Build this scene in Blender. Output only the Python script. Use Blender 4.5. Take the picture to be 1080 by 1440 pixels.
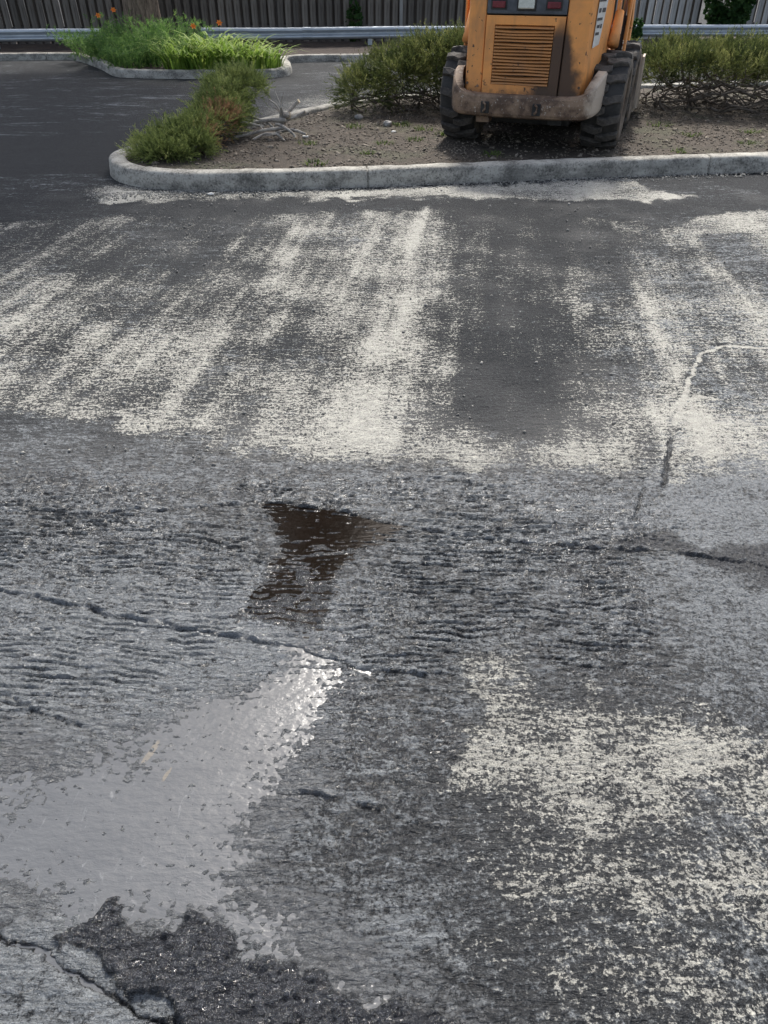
import bpy, bmesh, math, random
import numpy as np
from mathutils import Vector, Matrix, noise as mnoise

for o in list(bpy.data.objects):
    bpy.data.objects.remove(o)
S = bpy.context.scene
C = S.collection
R = math.radians
rnd = random.Random(11)

# ------------------------------------------------------------------ camera
cam = bpy.data.cameras.new('camera')
cam_o = bpy.data.objects.new('camera', cam)
C.objects.link(cam_o)
cam.sensor_fit = 'VERTICAL'
cam.sensor_height = 36.0
cam.lens = 25.0
cam.clip_start = 0.02
cam.clip_end = 2000
cam_o.location = (0, 0, 1.5)
cam_o.rotation_euler = (R(90 - 37.8), 0, 0)
S.camera = cam_o

# ------------------------------------------------------------------ sky, sun, exposure
SUN_EL, SUN_AZ = R(51), R(8)
world = bpy.data.worlds.new('World')
S.world = world
world.use_nodes = True
wn, wl = world.node_tree.nodes, world.node_tree.links
wn.clear()
sky = wn.new('ShaderNodeTexSky')
sky.sky_type = 'NISHITA'
sky.sun_disc = False
sky.sun_elevation = SUN_EL
sky.sun_rotation = SUN_AZ
sky.air_density = 1.0
sky.dust_density = 4.0
sky.ozone_density = 1.0
hsv = wn.new('ShaderNodeHueSaturation')
hsv.inputs['Saturation'].default_value = 0.65
bg = wn.new('ShaderNodeBackground')
bg.inputs['Strength'].default_value = 0.125
wo = wn.new('ShaderNodeOutputWorld')
wl.new(sky.outputs[0], hsv.inputs['Color'])
wl.new(hsv.outputs[0], bg.inputs['Color'])
wl.new(bg.outputs[0], wo.inputs['Surface'])
sun = bpy.data.lights.new('sun', 'SUN')
sun.energy = 2.6
sun.angle = R(5)
sun.color = (1.0, 0.95, 0.87)
sun_o = bpy.data.objects.new('sun', sun)
C.objects.link(sun_o)
sv = Vector((math.sin(SUN_AZ) * math.cos(SUN_EL), math.cos(SUN_AZ) * math.cos(SUN_EL), math.sin(SUN_EL)))
sun_o.rotation_euler = sv.to_track_quat('Z', 'Y').to_euler()
sun_o.location = sv * 60
S.view_settings.view_transform = 'Standard'
S.view_settings.look = 'None'
S.view_settings.gamma = 1.0
S.view_settings.use_curve_mapping = False
S.view_settings.exposure = 0.92

# ------------------------------------------------------------------ helpers
def tag(o, label=None, cat=None, group=None, kind=None):
    if label: o['label'] = label
    if cat: o['category'] = cat
    if group: o['group'] = group
    if kind: o['kind'] = kind
    return o

def link(name, me, mat=None, parent=None):
    o = bpy.data.objects.new(name, me)
    C.objects.link(o)
    if mat is not None and not me.materials:
        me.materials.append(mat)
    if parent is not None:
        o.parent = parent
    return o

def empty(name, loc=(0, 0, 0), rz=0):
    o = bpy.data.objects.new(name, None)
    C.objects.link(o)
    o.location = loc
    o.rotation_euler = (0, 0, rz)
    o.empty_display_size = 0.1
    return o

def np_mesh(name, V, F, attrs=None, smooth=False):
    """V (n,3), F (m,3|4) int arrays -> mesh"""
    V = np.asarray(V, dtype=np.float32)
    F = np.asarray(F, dtype=np.int32)
    me = bpy.data.meshes.new(name)
    me.vertices.add(len(V))
    me.vertices.foreach_set('co', V.ravel())
    k = F.shape[1]
    me.loops.add(F.size)
    me.loops.foreach_set('vertex_index', F.ravel())
    me.polygons.add(len(F))
    me.polygons.foreach_set('loop_start', np.arange(0, F.size, k, dtype=np.int32))
    me.polygons.foreach_set('loop_total', np.full(len(F), k, dtype=np.int32))
    if smooth:
        me.polygons.foreach_set('use_smooth', np.ones(len(F), dtype=bool))
    for an, av in (attrs or {}).items():
        a = me.attributes.new(an, 'FLOAT', 'POINT')
        a.data.foreach_set('value', np.asarray(av, dtype=np.float32))
    me.update(calc_edges=True)
    me.validate()
    return me

class MB:
    """collects quads/tris of one mesh"""
    def __init__(s): s.v, s.f = [], []
    def add(s, vs, fs):
        b = len(s.v)
        s.v += [tuple(x) for x in vs]
        s.f += [tuple(i + b for i in q) for q in fs]
        return s
    def box(s, x0, x1, y0, y1, z0, z1, M=None):
        vs = [Vector((x, y, z)) for z in (z0, z1) for y in (y0, y1) for x in (x0, x1)]
        if M is not None: vs = [M @ v for v in vs]
        return s.add(vs, [(0, 2, 3, 1), (4, 5, 7, 6), (0, 1, 5, 4), (2, 6, 7, 3), (0, 4, 6, 2), (1, 3, 7, 5)])
    def tube(s, pts, rads, n=6, cap=True):
        pts = [Vector(p) for p in pts]
        if not hasattr(rads, '__len__'): rads = [rads] * len(pts)
        b = len(s.v)
        up = Vector((0.13, 0.29, 0.95))
        for i, p in enumerate(pts):
            d = (pts[min(i + 1, len(pts) - 1)] - pts[max(i - 1, 0)])
            if d.length < 1e-9: d = Vector((0, 0, 1))
            d.normalize()
            a = d.cross(up)
            if a.length < 0.05: a = d.cross(Vector((1, 0, 0)))
            a.normalize(); c = d.cross(a)
            for k in range(n):
                t = 2 * math.pi * k / n
                s.v.append(tuple(p + (a * math.cos(t) + c * math.sin(t)) * rads[i]))
        for i in range(len(pts) - 1):
            for k in range(n):
                k2 = (k + 1) % n
                s.f.append((b + i * n + k, b + i * n + k2, b + (i + 1) * n + k2, b + (i + 1) * n + k))
        if cap:
            s.f.append(tuple(b + k for k in range(n))[::-1])
            s.f.append(tuple(b + (len(pts) - 1) * n + k for k in range(n)))
        return s
    def prism(s, poly, axis, a, b):
        """poly of 2-D points extruded along axis ('x','y','z') from a to b"""
        def P(p, t):
            return {'x': (t, p[0], p[1]), 'y': (p[0], t, p[1]), 'z': (p[0], p[1], t)}[axis]
        n = len(poly)
        vs = [P(p, a) for p in poly] + [P(p, b) for p in poly]
        fs = [tuple(range(n)), tuple(range(2 * n - 1, n - 1, -1))]
        fs += [(i, i + n, (i + 1) % n + n, (i + 1) % n) for i in range(n)]
        return s.add(vs, fs)
    def build(s, name, mat, parent=None, bevel=0, seg=2, smooth=False):
        me = bpy.data.meshes.new(name)
        me.from_pydata(s.v, [], s.f)
        bm = bmesh.new(); bm.from_mesh(me)
        bmesh.ops.recalc_face_normals(bm, faces=bm.faces)
        if bevel:
            es = [e for e in bm.edges if len(e.link_faces) == 2 and e.calc_face_angle(0) > 0.5]
            bmesh.ops.bevel(bm, geom=es, offset=bevel, segments=seg, affect='EDGES', profile=0.6, clamp_overlap=True)
        if smooth:
            for f in bm.faces: f.smooth = True
        bm.to_mesh(me); bm.free(); me.update()
        return link(name, me, mat, parent)

# numpy gradient noise --------------------------------------------------
def _hash(ix, iy, seed):
    h = (ix.astype(np.int64) * 374761393 + iy.astype(np.int64) * 668265263 + seed * 982451653) & 0xFFFFFFFF
    h = ((h ^ (h >> 13)) * 1274126177) & 0xFFFFFFFF
    h = h ^ (h >> 16)
    return (h & 0xFFFF).astype(np.float32) * np.float32(2 * math.pi / 65536)

def perlin(x, y, seed=0):
    x = np.asarray(x, dtype=np.float64); y = np.asarray(y, dtype=np.float64)
    ix = np.floor(x); iy = np.floor(y)
    fx = (x - ix).astype(np.float32); fy = (y - iy).astype(np.float32)
    u = fx * fx * fx * (fx * (fx * 6 - 15) + 10); v = fy * fy * fy * (fy * (fy * 6 - 15) + 10)
    def g(dx, dy):
        a = _hash(ix + dx, iy + dy, seed)
        return np.cos(a) * (fx - dx) + np.sin(a) * (fy - dy)
    n00, n10, n01, n11 = g(0, 0), g(1, 0), g(0, 1), g(1, 1)
    a = n00 + u * (n10 - n00); b = n01 + u * (n11 - n01)
    return (a + v * (b - a)) * 1.5

def fbm(x, y, oct=4, seed=0, gain=0.5):
    t = 0; a = 1.0; s = 0
    for k in range(oct):
        t = t + a * perlin(x * 2 ** k, y * 2 ** k, seed + 17 * k); s += a; a *= gain
    return t / s

def sstep(a, b, x):
    t = np.clip((x - a) / (b - a), 0, 1)
    return t * t * (3 - 2 * t)

def seg_dist(X, Y, pts, closed=False):
    d = np.full(X.shape, 1e9, dtype=np.float32)
    n = len(pts)
    for i in range(n if closed else n - 1):
        ax, ay = pts[i]; bx, by = pts[(i + 1) % n]
        dx, dy = bx - ax, by - ay
        t = np.clip(((X - ax) * dx + (Y - ay) * dy) / (dx * dx + dy * dy + 1e-12), 0, 1)
        d = np.minimum(d, np.hypot(X - ax - t * dx, Y - ay - t * dy).astype(np.float32))
    return d

def inside(X, Y, pts):
    r = np.zeros(X.shape, dtype=bool); n = len(pts)
    for i in range(n):
        ax, ay = pts[i]; bx, by = pts[(i + 1) % n]
        c = ((ay > Y) != (by > Y)) & (X < (bx - ax) * (Y - ay) / ((by - ay) if by != ay else 1e-9) + ax)
        r ^= c
    return r

def poly_sd(X, Y, pts):
    d = seg_dist(X, Y, pts, True)
    return np.where(inside(X, Y, pts), d, -d)

def catmull(pts, n, closed=False):
    out = []; m = len(pts)
    for i in range(m if closed else m - 1):
        if closed: p0, p1, p2, p3 = pts[i - 1], pts[i], pts[(i + 1) % m], pts[(i + 2) % m]
        else: p0, p1, p2, p3 = pts[max(i - 1, 0)], pts[i], pts[i + 1], pts[min(i + 2, m - 1)]
        for k in range(n):
            t = k / n
            out.append(tuple(0.5 * (2 * b + (c - a) * t + (2 * a - 5 * b + 4 * c - d) * t * t + (3 * b - a - 3 * c + d) * t ** 3)
                             for a, b, c, d in zip(p0, p1, p2, p3)))
    if not closed: out.append(tuple(pts[-1]))
    return out

# node helper -------------------------------------------------------------
class NT:
    def __init__(s, name):
        s.m = bpy.data.materials.new(name); s.m.use_nodes = True
        s.t = s.m.node_tree; s.n = s.t.nodes; s.l = s.t.links
        s.bsdf = s.n['Principled BSDF']
    def node(s, typ, **kw):
        nd = s.n.new(typ)
        for k, v in kw.items(): setattr(nd, k, v)
        return nd
    def put(s, sock, val):
        if hasattr(val, 'is_output') or isinstance(val, bpy.types.NodeSocket): s.l.new(val, sock)
        elif hasattr(val, '__len__') and len(val) == 3 and sock.type == 'RGBA': sock.default_value = (*val, 1)
        else: sock.default_value = val
    def math(s, op, a, b=0.0, c=None, clamp=False):
        nd = s.node('ShaderNodeMath', operation=op, use_clamp=clamp)
        s.put(nd.inputs[0], a); s.put(nd.inputs[1], b)
        if c is not None: s.put(nd.inputs[2], c)
        return nd.outputs[0]
    def attr(s, name):
        return s.node('ShaderNodeAttribute', attribute_name=name).outputs['Fac']
    def coord(s, scale=(1, 1, 1), loc=(0, 0, 0), kind='Object', rot=(0, 0, 0)):
        tc = s.node('ShaderNodeTexCoord'); mp = s.node('ShaderNodeMapping')
        mp.inputs['Scale'].default_value = scale; mp.inputs['Location'].default_value = loc
        mp.inputs['Rotation'].default_value = rot
        s.l.new(tc.outputs[kind], mp.inputs['Vector'])
        return mp.outputs[0]
    def noise(s, scale=(1, 1, 1), detail=4, rough=0.55, loc=(0, 0, 0), kind='Object', dist=0.0, rot=(0, 0, 0)):
        nd = s.node('ShaderNodeTexNoise')
        s.l.new(s.coord(scale, loc, kind, rot), nd.inputs['Vector'])
        nd.inputs['Scale'].default_value = 1.0
        nd.inputs['Detail'].default_value = detail; nd.inputs['Roughness'].default_value = rough
        nd.inputs['Distortion'].default_value = dist
        return nd.outputs['Fac']
    def ramp(s, v, a, b, lo=0.0, hi=1.0, smooth=True):
        nd = s.node('ShaderNodeMapRange')
        nd.interpolation_type = 'SMOOTHSTEP' if smooth else 'LINEAR'
        s.put(nd.inputs[0], v)
        for i, x in enumerate((a, b, lo, hi)): nd.inputs[1 + i].default_value = x
        return nd.outputs[0]
    def mix(s, f, a, b):
        nd = s.node('ShaderNodeMix', data_type='RGBA')
        s.put(nd.inputs[0], f); s.put(nd.inputs[6], a); s.put(nd.inputs[7], b)
        return nd.outputs[2]
    def mixf(s, f, a, b):
        nd = s.node('ShaderNodeMix', data_type='FLOAT')
        s.put(nd.inputs[0], f); s.put(nd.inputs[2], a); s.put(nd.inputs[3], b)
        return nd.outputs[0]
    def bump(s, h, strength=0.5, dist=0.005, normal=None):
        nd = s.node('ShaderNodeBump')
        nd.inputs['Strength'].default_value = strength; nd.inputs['Distance'].default_value = dist
        s.put(nd.inputs['Height'], h)
        if normal is not None: s.l.new(normal, nd.inputs['Normal'])
        return nd.outputs[0]
    def out(s, color, rough=0.8, normal=None, metal=0.0, spec=None):
        s.put(s.bsdf.inputs['Base Color'], color); s.put(s.bsdf.inputs['Roughness'], rough)
        s.put(s.bsdf.inputs['Metallic'], metal)
        if spec is not None: s.put(s.bsdf.inputs['Specular IOR Level'], spec)
        if normal is not None: s.l.new(normal, s.bsdf.inputs['Normal'])
        return s.m

def simple(name, c1, c2, scale=8, rough=0.8, bumpd=0.003, bs=0.4, metal=0.0, stretch=(1, 1, 1), lo=0.35, hi=0.65, spec=None):
    t = NT(name)
    sc = tuple(scale * k for k in stretch)
    n = t.noise(sc, 6, 0.6)
    f = t.noise(tuple(5 * k for k in sc), 4, 0.6, loc=(3, 1, 7))
    m = t.math('ADD', t.math('MULTIPLY', n, 0.65), t.math('MULTIPLY', f, 0.35))
    return t.out(t.mix(t.ramp(m, lo, hi), c1, c2), rough, t.bump(m, bs, bumpd), metal, spec)

# ------------------------------------------------------------------ GROUND (one displaced sheet)
def axis(spec):
    out = [spec[0][0]]
    for a, b, s0, s1 in spec:
        x = a
        while x < b - 1e-9:
            t = (x - a) / (b - a)
            x += s0 + (s1 - s0) * t
            out.append(min(x, b))
    return np.array(sorted(set(np.round(out, 5))))
gx = axis([(0, 1.0, .0042, .0042), (1.0, 2.0, .0042, .011), (2.0, 4.5, .011, .05), (4.5, 12, .1, .8), (12, 320, 3, 60)])
gx = np.concatenate([-gx[:0:-1], gx])
gy = axis([(.25, 1.6, .0034, .0038), (1.6, 3.2, .0038, .0105), (3.2, 6.9, .0105, .03), (6.9, 18, .05, .5), (18, 420, 4, 60)])
gy = np.concatenate([np.array([-300, -100, -30, -8, -3, -1, -.4, 0., .1, .16, .2]), gy])
X, Y = np.meshgrid(gx, gy)
X = X.astype(np.float32); Y = Y.astype(np.float32)

near = sstep(7.2, 6.0, Y) * sstep(6, 3.5, np.abs(X)) * sstep(-.4, .1, Y)     # relief fades away from the worked area
warp = fbm(X * .9, Y * .9, 3, 5)
warp2 = fbm(X * 6, Y * 6, 2, 9)

# --- cracks, pass edges, stains: world metres
RIDGES = [
    ([(-2.6, 2.02), (-1.33, 1.95), (-1.01, 1.94), (-.4, 1.99), (-.17, 1.95), (.05, 1.87), (.37, 1.79), (.74, 1.75), (1.0, 1.72), (1.21, 1.66), (2.6, 1.4)], .0068),
    ([(-1.6, 1.66), (-.88, 1.49), (-.63, 1.42), (-.42, 1.37), (-.28, 1.34), (-.06, 1.26), (.19, 1.22)], .0075),
    ([(-1.5, 1.36), (-.99, 1.17), (-.85, 1.11), (-.62, 1.03)], .0045),
    ([(-.31, .91), (-.13, .89), (.03, .84), (.17, .80)], .005),
    ([(.0, .62), (.1, .55), (.3, .46)], .003),
]
CRACK = [(-1.2, .80), (-.75, .59), (-.65, .55), (-.54, .50), (-.38, .44), (-.1, .3)]
RCRACK = [(2.6, 3.1), (1.88, 3.24), (1.68, 3.27), (1.53, 3.18), (1.40, 2.94), (1.24, 2.62), (1.09, 2.29), (1.01, 2.09)]
RCRACK2 = [(.94, 2.08), (.85, 1.89)]
RBRANCH = [(1.22, 2.64), (1.29, 2.73), (1.38, 2.75), (1.44, 2.73)]
PALE = [(-5, 4.6), (-2.53, 5.5), (-.22, 5.69), (.44, 5.79), (1.55, 5.59), (2.32, 5.23), (5, 5.6), (5, 1.9), (1.41, 2.14), (1.01, 2.11),
        (.37, 2.17), (-.32, 2.24), (-1.05, 2.43), (-1.6, 2.59), (-3, 3.0), (-5, 3.4)]
DARKCOL = [(.41, 5.9), (1.62, 5.9), (1.2, 4.2), (.84, 2.5), (.2, 2.5), (.28, 3.5)]
LOWPALE = [(.15, 1.10), (.17, 1.20), (.31, 1.27), (.62, 1.16), (.95, 1.07), (2.6, .95), (2.6, .2), (.22, .2), (.19, .44), (.15, .68), (.13, .90)]
PUDDLE = [(-.22, 1.33), (-.08, 1.25), (-.16, 1.11), (-.22, .97), (-.27, .85), (-.30, .72), (-.14, .57), (.05, .42), (-.05, .40), (-.34, .585), (-.58, .60),
          (-.74, .64), (-1.1, .72), (-1.2, .86), (-.82, .92), (-.62, 1.01), (-.46, 1.16)]
TAR = [(-.64, .585), (-.55, .635), (-.47, .605), (-.39, .615), (-.30, .575), (-.22, .545), (-.16, .51), (-.11, .515), (-.07, .475), (.02, .485), (.10, .455), (.24, .36), (-.3, .33), (-.40, .46), (-.52, .53)]
BROWN = [(-.42, 1.985), (-.3, 1.975), (-.17, 1.94), (.05, 1.86), (.02, 1.79), (-.10, 1.74), (-.15, 1.62), (-.16, 1.46), (-.2, 1.38), (-.33, 1.41), (-.42, 1.44), (-.36, 1.60), (-.33, 1.80)]
STRIP1 = [(-2.26, 5.83), (-2.3, 6.4), (-1.98, 6.25), (-.35, 6.31), (.97, 6.5), (2.09, 6.62), (2.45, 5.98), (1.73, 5.92), (.85, 5.99), (-.23, 6.0), (-1.18, 5.97)]
STRIP2 = [(1.99, 5.15), (2.25, 5.4), (2.6, 5.62), (3.6, 5.95), (5, 6.1), (5, 5.2), (2.66, 5.0)]
BLUE = [(.70, 1.77), (.91, 1.785), (.98, 1.73), (1.25, 1.74), (1.7, 1.7), (1.6, 1.4), (1.14, 1.56), (1.03, 1.68)]

def soft(poly, s, amp=0.0, fr=3.0, seed=3):
    bb = np.array(poly)
    m = (X > bb[:, 0].min() - .6) & (X < bb[:, 0].max() + .6) & (Y > bb[:, 1].min() - .6) & (Y < bb[:, 1].max() + .6)
    r = np.zeros(X.shape, dtype=np.float32)
    x, y = X[m], Y[m]
    d = poly_sd(x, y, poly)
    if amp: d = d + amp * fbm(x * fr, y * fr, 4, seed)
    r[m] = sstep(-s, s, d)
    return r

def dist_to(pts, wob=.004, fr=18, seed=1):
    bb = np.array(pts)
    m = (X > bb[:, 0].min() - .4) & (X < bb[:, 0].max() + .4) & (Y > bb[:, 1].min() - .4) & (Y < bb[:, 1].max() + .4)
    r = np.full(X.shape, 9.0, dtype=np.float32)
    x, y = X[m], Y[m]
    r[m] = seg_dist(x + wob * 2 * fbm(x * fr, y * fr, 3, seed), y + wob * 2 * fbm(x * fr, y * fr, 3, seed + 50), pts)
    return r

mPale = soft(PALE, .13, .16, 5.0, 3)
mCol = soft(DARKCOL, .14, .25, 2.2, 7)
mLow = soft(LOWPALE, .10, .22, 5.0, 13)
mTar = soft(TAR, .010, .06, 14.0, 21)
mBrown = soft(BROWN, .03, .03, 9.0, 4)
mPud = soft(PUDDLE, .12, .10, 7.0, 5)
SILT = [(-.22, 1.36), (-.02, 1.24), (-.10, 1.05), (-.16, .9), (-.16, .75), (-.02, .60), (.16, .45), (.1, .35), (-.2, .48), (-.58, .60), (-1.6, .50), (-1.8, 1.0), (-1.0, 1.12), (-.62, 1.06)]
mSilt = soft(SILT, .14, .14, 6.0, 15)
mS1 = soft(STRIP1, .07, .22, 4.5, 31)
mS2 = soft(STRIP2, .05, .25, 2.5, 37)
mBlue = soft(BLUE, .05, .10, 9.0, 33)

# --- milling grooves: across the view on the left, turning lengthways on the right-hand pass
sp = .0212
right_pass = sstep(.10, .42, X - (.55 + .22 * (Y - 1.2)) + .2 * warp) * sstep(5.6, 4.6, Y)
ph = (Y + .065 * warp + .015 * warp2 + .007 * fbm(X * 14, Y * 14, 2, 45) + .06 * X) / sp
fr = ph - np.floor(ph)
gr = -1.25 * np.exp(-((fr - .20) / .10) ** 2) + .55 * np.exp(-((fr - .42) / .14) ** 2) + .1          # narrow notch with a raised lip behind it
brk = sstep(-.42, .16, fbm(X * 7, Y * 26, 3, 41)) * (.55 + .9 * sstep(-.4, .4, fbm(X * 2, Y * 3, 2, 47)))
ph2 = (X * .97 - Y * .26 + .03 * warp + .006 * warp2) / .019
gr2 = np.sin(2 * math.pi * ph2)
brk2 = sstep(-.2, .3, fbm(X * 26, Y * 8, 2, 43))
scaly = fbm(X * 10 + 1.5 * warp2, Y * 44 + 1.2 * warp2, 4, 61)
scaly = np.where(scaly > 0, 1.15 * scaly ** .8, scaly * .9) + .35 * (.35 - np.abs(perlin(X * 7 + warp2, Y * 30 + 2 * warp2, 65)))
rough = fbm(X * 55, Y * 60, 3, 71)
rough_hi = fbm(X * 130, Y * 130, 2, 77)
wetband = sstep(2.5, 2.0, Y + .1 * warp)                       # nearer than the pale zone
hump = sstep(.5, 1.3, Y) * wetband
amp_g = (.0013 + .0043 * hump) * (1 - .55 * mPud) * (1 - .85 * right_pass)
h = amp_g * gr * brk * (1 - .7 * mLow) * (1 - .45 * sstep(1.3, .95, Y))
h += .0016 * right_pass * gr2 * brk2
h += (.0018 + .0034 * wetband) * scaly * (1 - .7 * right_pass) * (1 - .5 * mLow) * (1 - .72 * mPud)
h += (.0012 + .0022 * wetband - .0010 * hump * (1 - right_pass) + .0030 * mPud) * rough + .0018 * rough_hi
edge = np.zeros(X.shape, dtype=np.float32)
for i, (pts, a) in enumerate(RIDGES):
    d = dist_to(pts, .011, 10, 100 + i)
    side = np.interp(X, [p[0] for p in pts], [p[1] for p in pts]) - Y
    inr = sstep(pts[0][0] - .05, pts[0][0] + .15, X) * sstep(pts[-1][0] + .02, pts[-1][0] - .15, X)
    e = np.exp(-(d / .010) ** 2) * inr
    h += a * e * (.6 + .9 * fbm(X * 20, Y * 20, 2, 111)) + .35 * a * sstep(.0, .03, -side) * np.exp(-d / .10) * inr
    h -= 1.1 * a * np.exp(-((d - .012) / .0048) ** 2) * (side > 0) * sstep(-.75, -.05, fbm(X * 9, Y * 9, 2, 113)) * inr
    edge = np.maximum(edge, e)
h += mTar * (.011 + .015 * fbm(X * 28, Y * 34, 4, 81) + .004 * rough_hi)
dcr = dist_to(CRACK, .012, 15, 131)
crk = np.exp(-(dcr / (.0045 + .004 * perlin(X * 12, Y * 12, 133))) ** 2)
h += .004 * np.exp(-((dcr - .03) / .022) ** 2) - .009 * crk
drc = dist_to(RCRACK, .010, 14, 141)
drb = dist_to(RBRANCH, .006, 14, 143)
drc2 = dist_to(RCRACK2, .005, 14, 145)
lo_part = sstep(2.55, 2.35, Y)
rcr = np.exp(-(drc / .010) ** 2)
h -= .012 * np.exp(-(drc / .009) ** 2) * lo_part + .008 * np.exp(-(drc2 / .006) ** 2)
h -= .007 * mPud * sstep(-.1, .7, mPud + .5 * fbm(X * 5, Y * 5, 3, 91)) + mBrown * (.0016 + .0030 * sstep(1.62, 1.90, Y))
h += .003 * (mBlue * fbm(X * 22, Y * 30, 3, 95))
h *= 1.25 * near
h += .004 * (1 - near) * fbm(X * 3, Y * 9, 3, 99) * sstep(20, 8, Y) * sstep(-1, 1, Y)
h += .012 * fbm(X * .5, Y * .5, 2, 101) * sstep(2.6, 4, Y) * sstep(14, 9, Y)

# --- pale dust coverage (probability), a painted ridge glint and other surface attributes
tx = X - .13 * Y
streak = fbm(tx * 3.6, Y * .30, 3, 201, .6)
streak_fine = fbm(tx * 13, Y * 1.1, 3, 207)
pat = fbm(X * 2.2, Y * 2.6, 4, 211)
pale = .43 + .42 * streak + .20 * streak_fine + .34 * pat
pale += .11 * np.exp(-((tx + .42 - .03 * Y) / .22) ** 2) * sstep(5.6, 4.0, Y)           # brightest swept lane
pale += .19 * sstep(2.85, 2.45, Y) * sstep(-1.0, -.3, X)
pale -= .09 * sstep(3.6, 5.4, Y) + .05 * sstep(-.7, -1.8, X)
pale -= .33 * mCol
pale -= .22 * np.exp(-((X - .46) / .16) ** 2 - ((Y - 2.85) / .22) ** 2)
pale -= .06 * sstep(2.6, 2.9, Y) * sstep(.3, .6, X - .2 * Y) - .06 * sstep(4.2, 5, Y) * sstep(.3, .6, X - .2 * Y)
lowp = .44 + .42 * fbm(X * 6, Y * 8, 4, 221) + .16 * np.exp(-((Y - 1.03 + .06 * X) / .10) ** 2) - .09 * sstep(.92, .62, Y) \
       - .14 * sstep(.5, .2, X) * sstep(1.0, .8, Y)
pale = -.35 + mPale * (pale + .35)
pale = np.maximum(pale, -.35 + mLow * (lowp + .35))
pale = np.maximum(pale, -.35 + mS1 * (.98 + .45 * pat))
pale = np.maximum(pale, -.35 + mS2 * (.85 + .45 * pat))
far_dry = sstep(7.5, 9.5, Y) * sstep(-2.4, -1.2, X) * sstep(12.6, 11.0, Y)
pale = np.maximum(pale, -.35 + far_dry * (.62 + .5 * fbm(X * .9, Y * 3, 3, 231)))
kerb_grit = sstep(.32, .02, np.abs(Y - (6.42 + .145 * (X + 1.4))) ) * sstep(-2.7, -2.3, X)
pale = np.maximum(pale, -.35 + .75 * kerb_grit)
pale += .9 * rcr * (1 - lo_part) * sstep(-.1, .2, .35 + perlin(X * 30, Y * 30, 5)) + .8 * np.exp(-(drb / .007) ** 2)
pale -= .35 * np.exp(-(drc / .03) ** 2) * (1 - lo_part) * (1 - rcr) + .9 * np.exp(-(drc / .007) ** 2) * lo_part + .6 * crk
pale += .55 * np.exp(-((X + .16) / .13) ** 2) * np.exp(-(dist_to(RIDGES[1][0], .006, 20, 5) / .014) ** 2)  # bright glint on the second ridge, painted in as pale colour
spot = np.exp(-((X - .83) / .035) ** 2 - ((Y - 1.935) / .03) ** 2)
pale += .75 * spot

film = .33 + .20 * fbm(X * 1.6, Y * 2.2, 4, 241) + .18 * right_pass               # grey dust film, plus wet-stone sheen put into the colour
film += .25 * mPud + .1 * edge
film -= .24 * mCol + .08 * sstep(2.4, 2.8, Y) * sstep(6.2, 5.8, Y)
film -= .75 * mTar + .6 * mBlue + .55 * mBrown + .6 * crk
film += .30 * sstep(.0, -.45, X + .25 * fbm(X * 3, Y * 3, 2, 245)) * sstep(1.75, 1.35, Y) * (1 - mTar)
film += .12 * wetband * sstep(1.1, 1.4, Y) - .10 * sstep(.05, .3, X) * sstep(1.05, .9, Y)
film += .22 * np.exp(-((X - .02) / .12) ** 2 - ((Y - .58) / .12) ** 2) * (1 - mTar)
film = np.where(Y > 6.8, .27 + .60 * fbm(X * .8, Y * 2.6, 4, 251), film)
film -= .22 * sstep(5.2, 6.0, Y) * (1 - mS1)
far_dark = soft([(-6, 7.0), (-2.7, 6.9), (-2.5, 7.6), (-2.6, 8.3), (-4, 8.7), (-8, 8.9), (-9, 7.4)], .25, .9, 1.2, 261)  # darker patch on the far left of the lot
film -= .40 * far_dark; pale -= .5 * far_dark
wet = .35 + .45 * wetband + .25 * fbm(X * 2.5, Y * 2.5, 3, 271) - .25 * right_pass * wetband + .2 * mBrown - .15 * mLow + .12 * mTar + .2 * mPud - .35 * sstep(2.3, 3.2, Y) - .2 * sstep(6.0, 7, Y)
wet = np.clip(wet, 0, 1)
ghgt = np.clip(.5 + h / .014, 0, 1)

ny, nx = X.shape
V = np.stack([X, Y, h], -1).reshape(-1, 3)
ii = np.arange(ny * nx).reshape(ny, nx)
F = np.stack([ii[:-1, :-1], ii[:-1, 1:], ii[1:, 1:], ii[1:, :-1]], -1).reshape(-1, 4)
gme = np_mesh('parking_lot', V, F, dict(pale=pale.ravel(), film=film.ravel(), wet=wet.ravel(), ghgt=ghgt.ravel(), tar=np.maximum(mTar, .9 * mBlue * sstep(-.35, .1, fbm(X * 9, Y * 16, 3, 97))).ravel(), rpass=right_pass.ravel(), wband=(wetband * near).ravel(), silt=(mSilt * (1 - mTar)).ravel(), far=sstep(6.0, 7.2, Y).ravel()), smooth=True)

t = NT('milled_asphalt')
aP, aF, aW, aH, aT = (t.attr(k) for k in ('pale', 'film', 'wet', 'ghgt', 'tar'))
n_grain = t.noise((70, 85, 70), 6, 0.68)
n_dash = t.noise((14, 60, 20), 4, 0.6, loc=(4, 2, 0))
n_fine = t.noise((330, 330, 330), 3, 0.6, loc=(1, 9, 0))
n_mid = t.noise((22, 30, 22), 5, 0.6, loc=(7, 3, 0))
n_g2 = t.noise((165, 175, 165), 4, 0.62, loc=(5, 5, 0))
g1 = t.ramp(t.math('ADD', t.math('MULTIPLY', n_grain, .6), t.math('MULTIPLY', n_g2, .4)), .36, .64, smooth=False); d1 = t.ramp(n_dash, .33, .67, smooth=False); m1 = t.ramp(n_mid, .33, .67, smooth=False)
def off(v, k): return t.math('MULTIPLY', t.math('SUBTRACT', v, .5), k)
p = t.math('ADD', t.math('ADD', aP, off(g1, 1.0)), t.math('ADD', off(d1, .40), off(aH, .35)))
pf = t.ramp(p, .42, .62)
n_far = t.noise((3.2, 12, 1), 7, .70, loc=(2, 6, 0))
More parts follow.
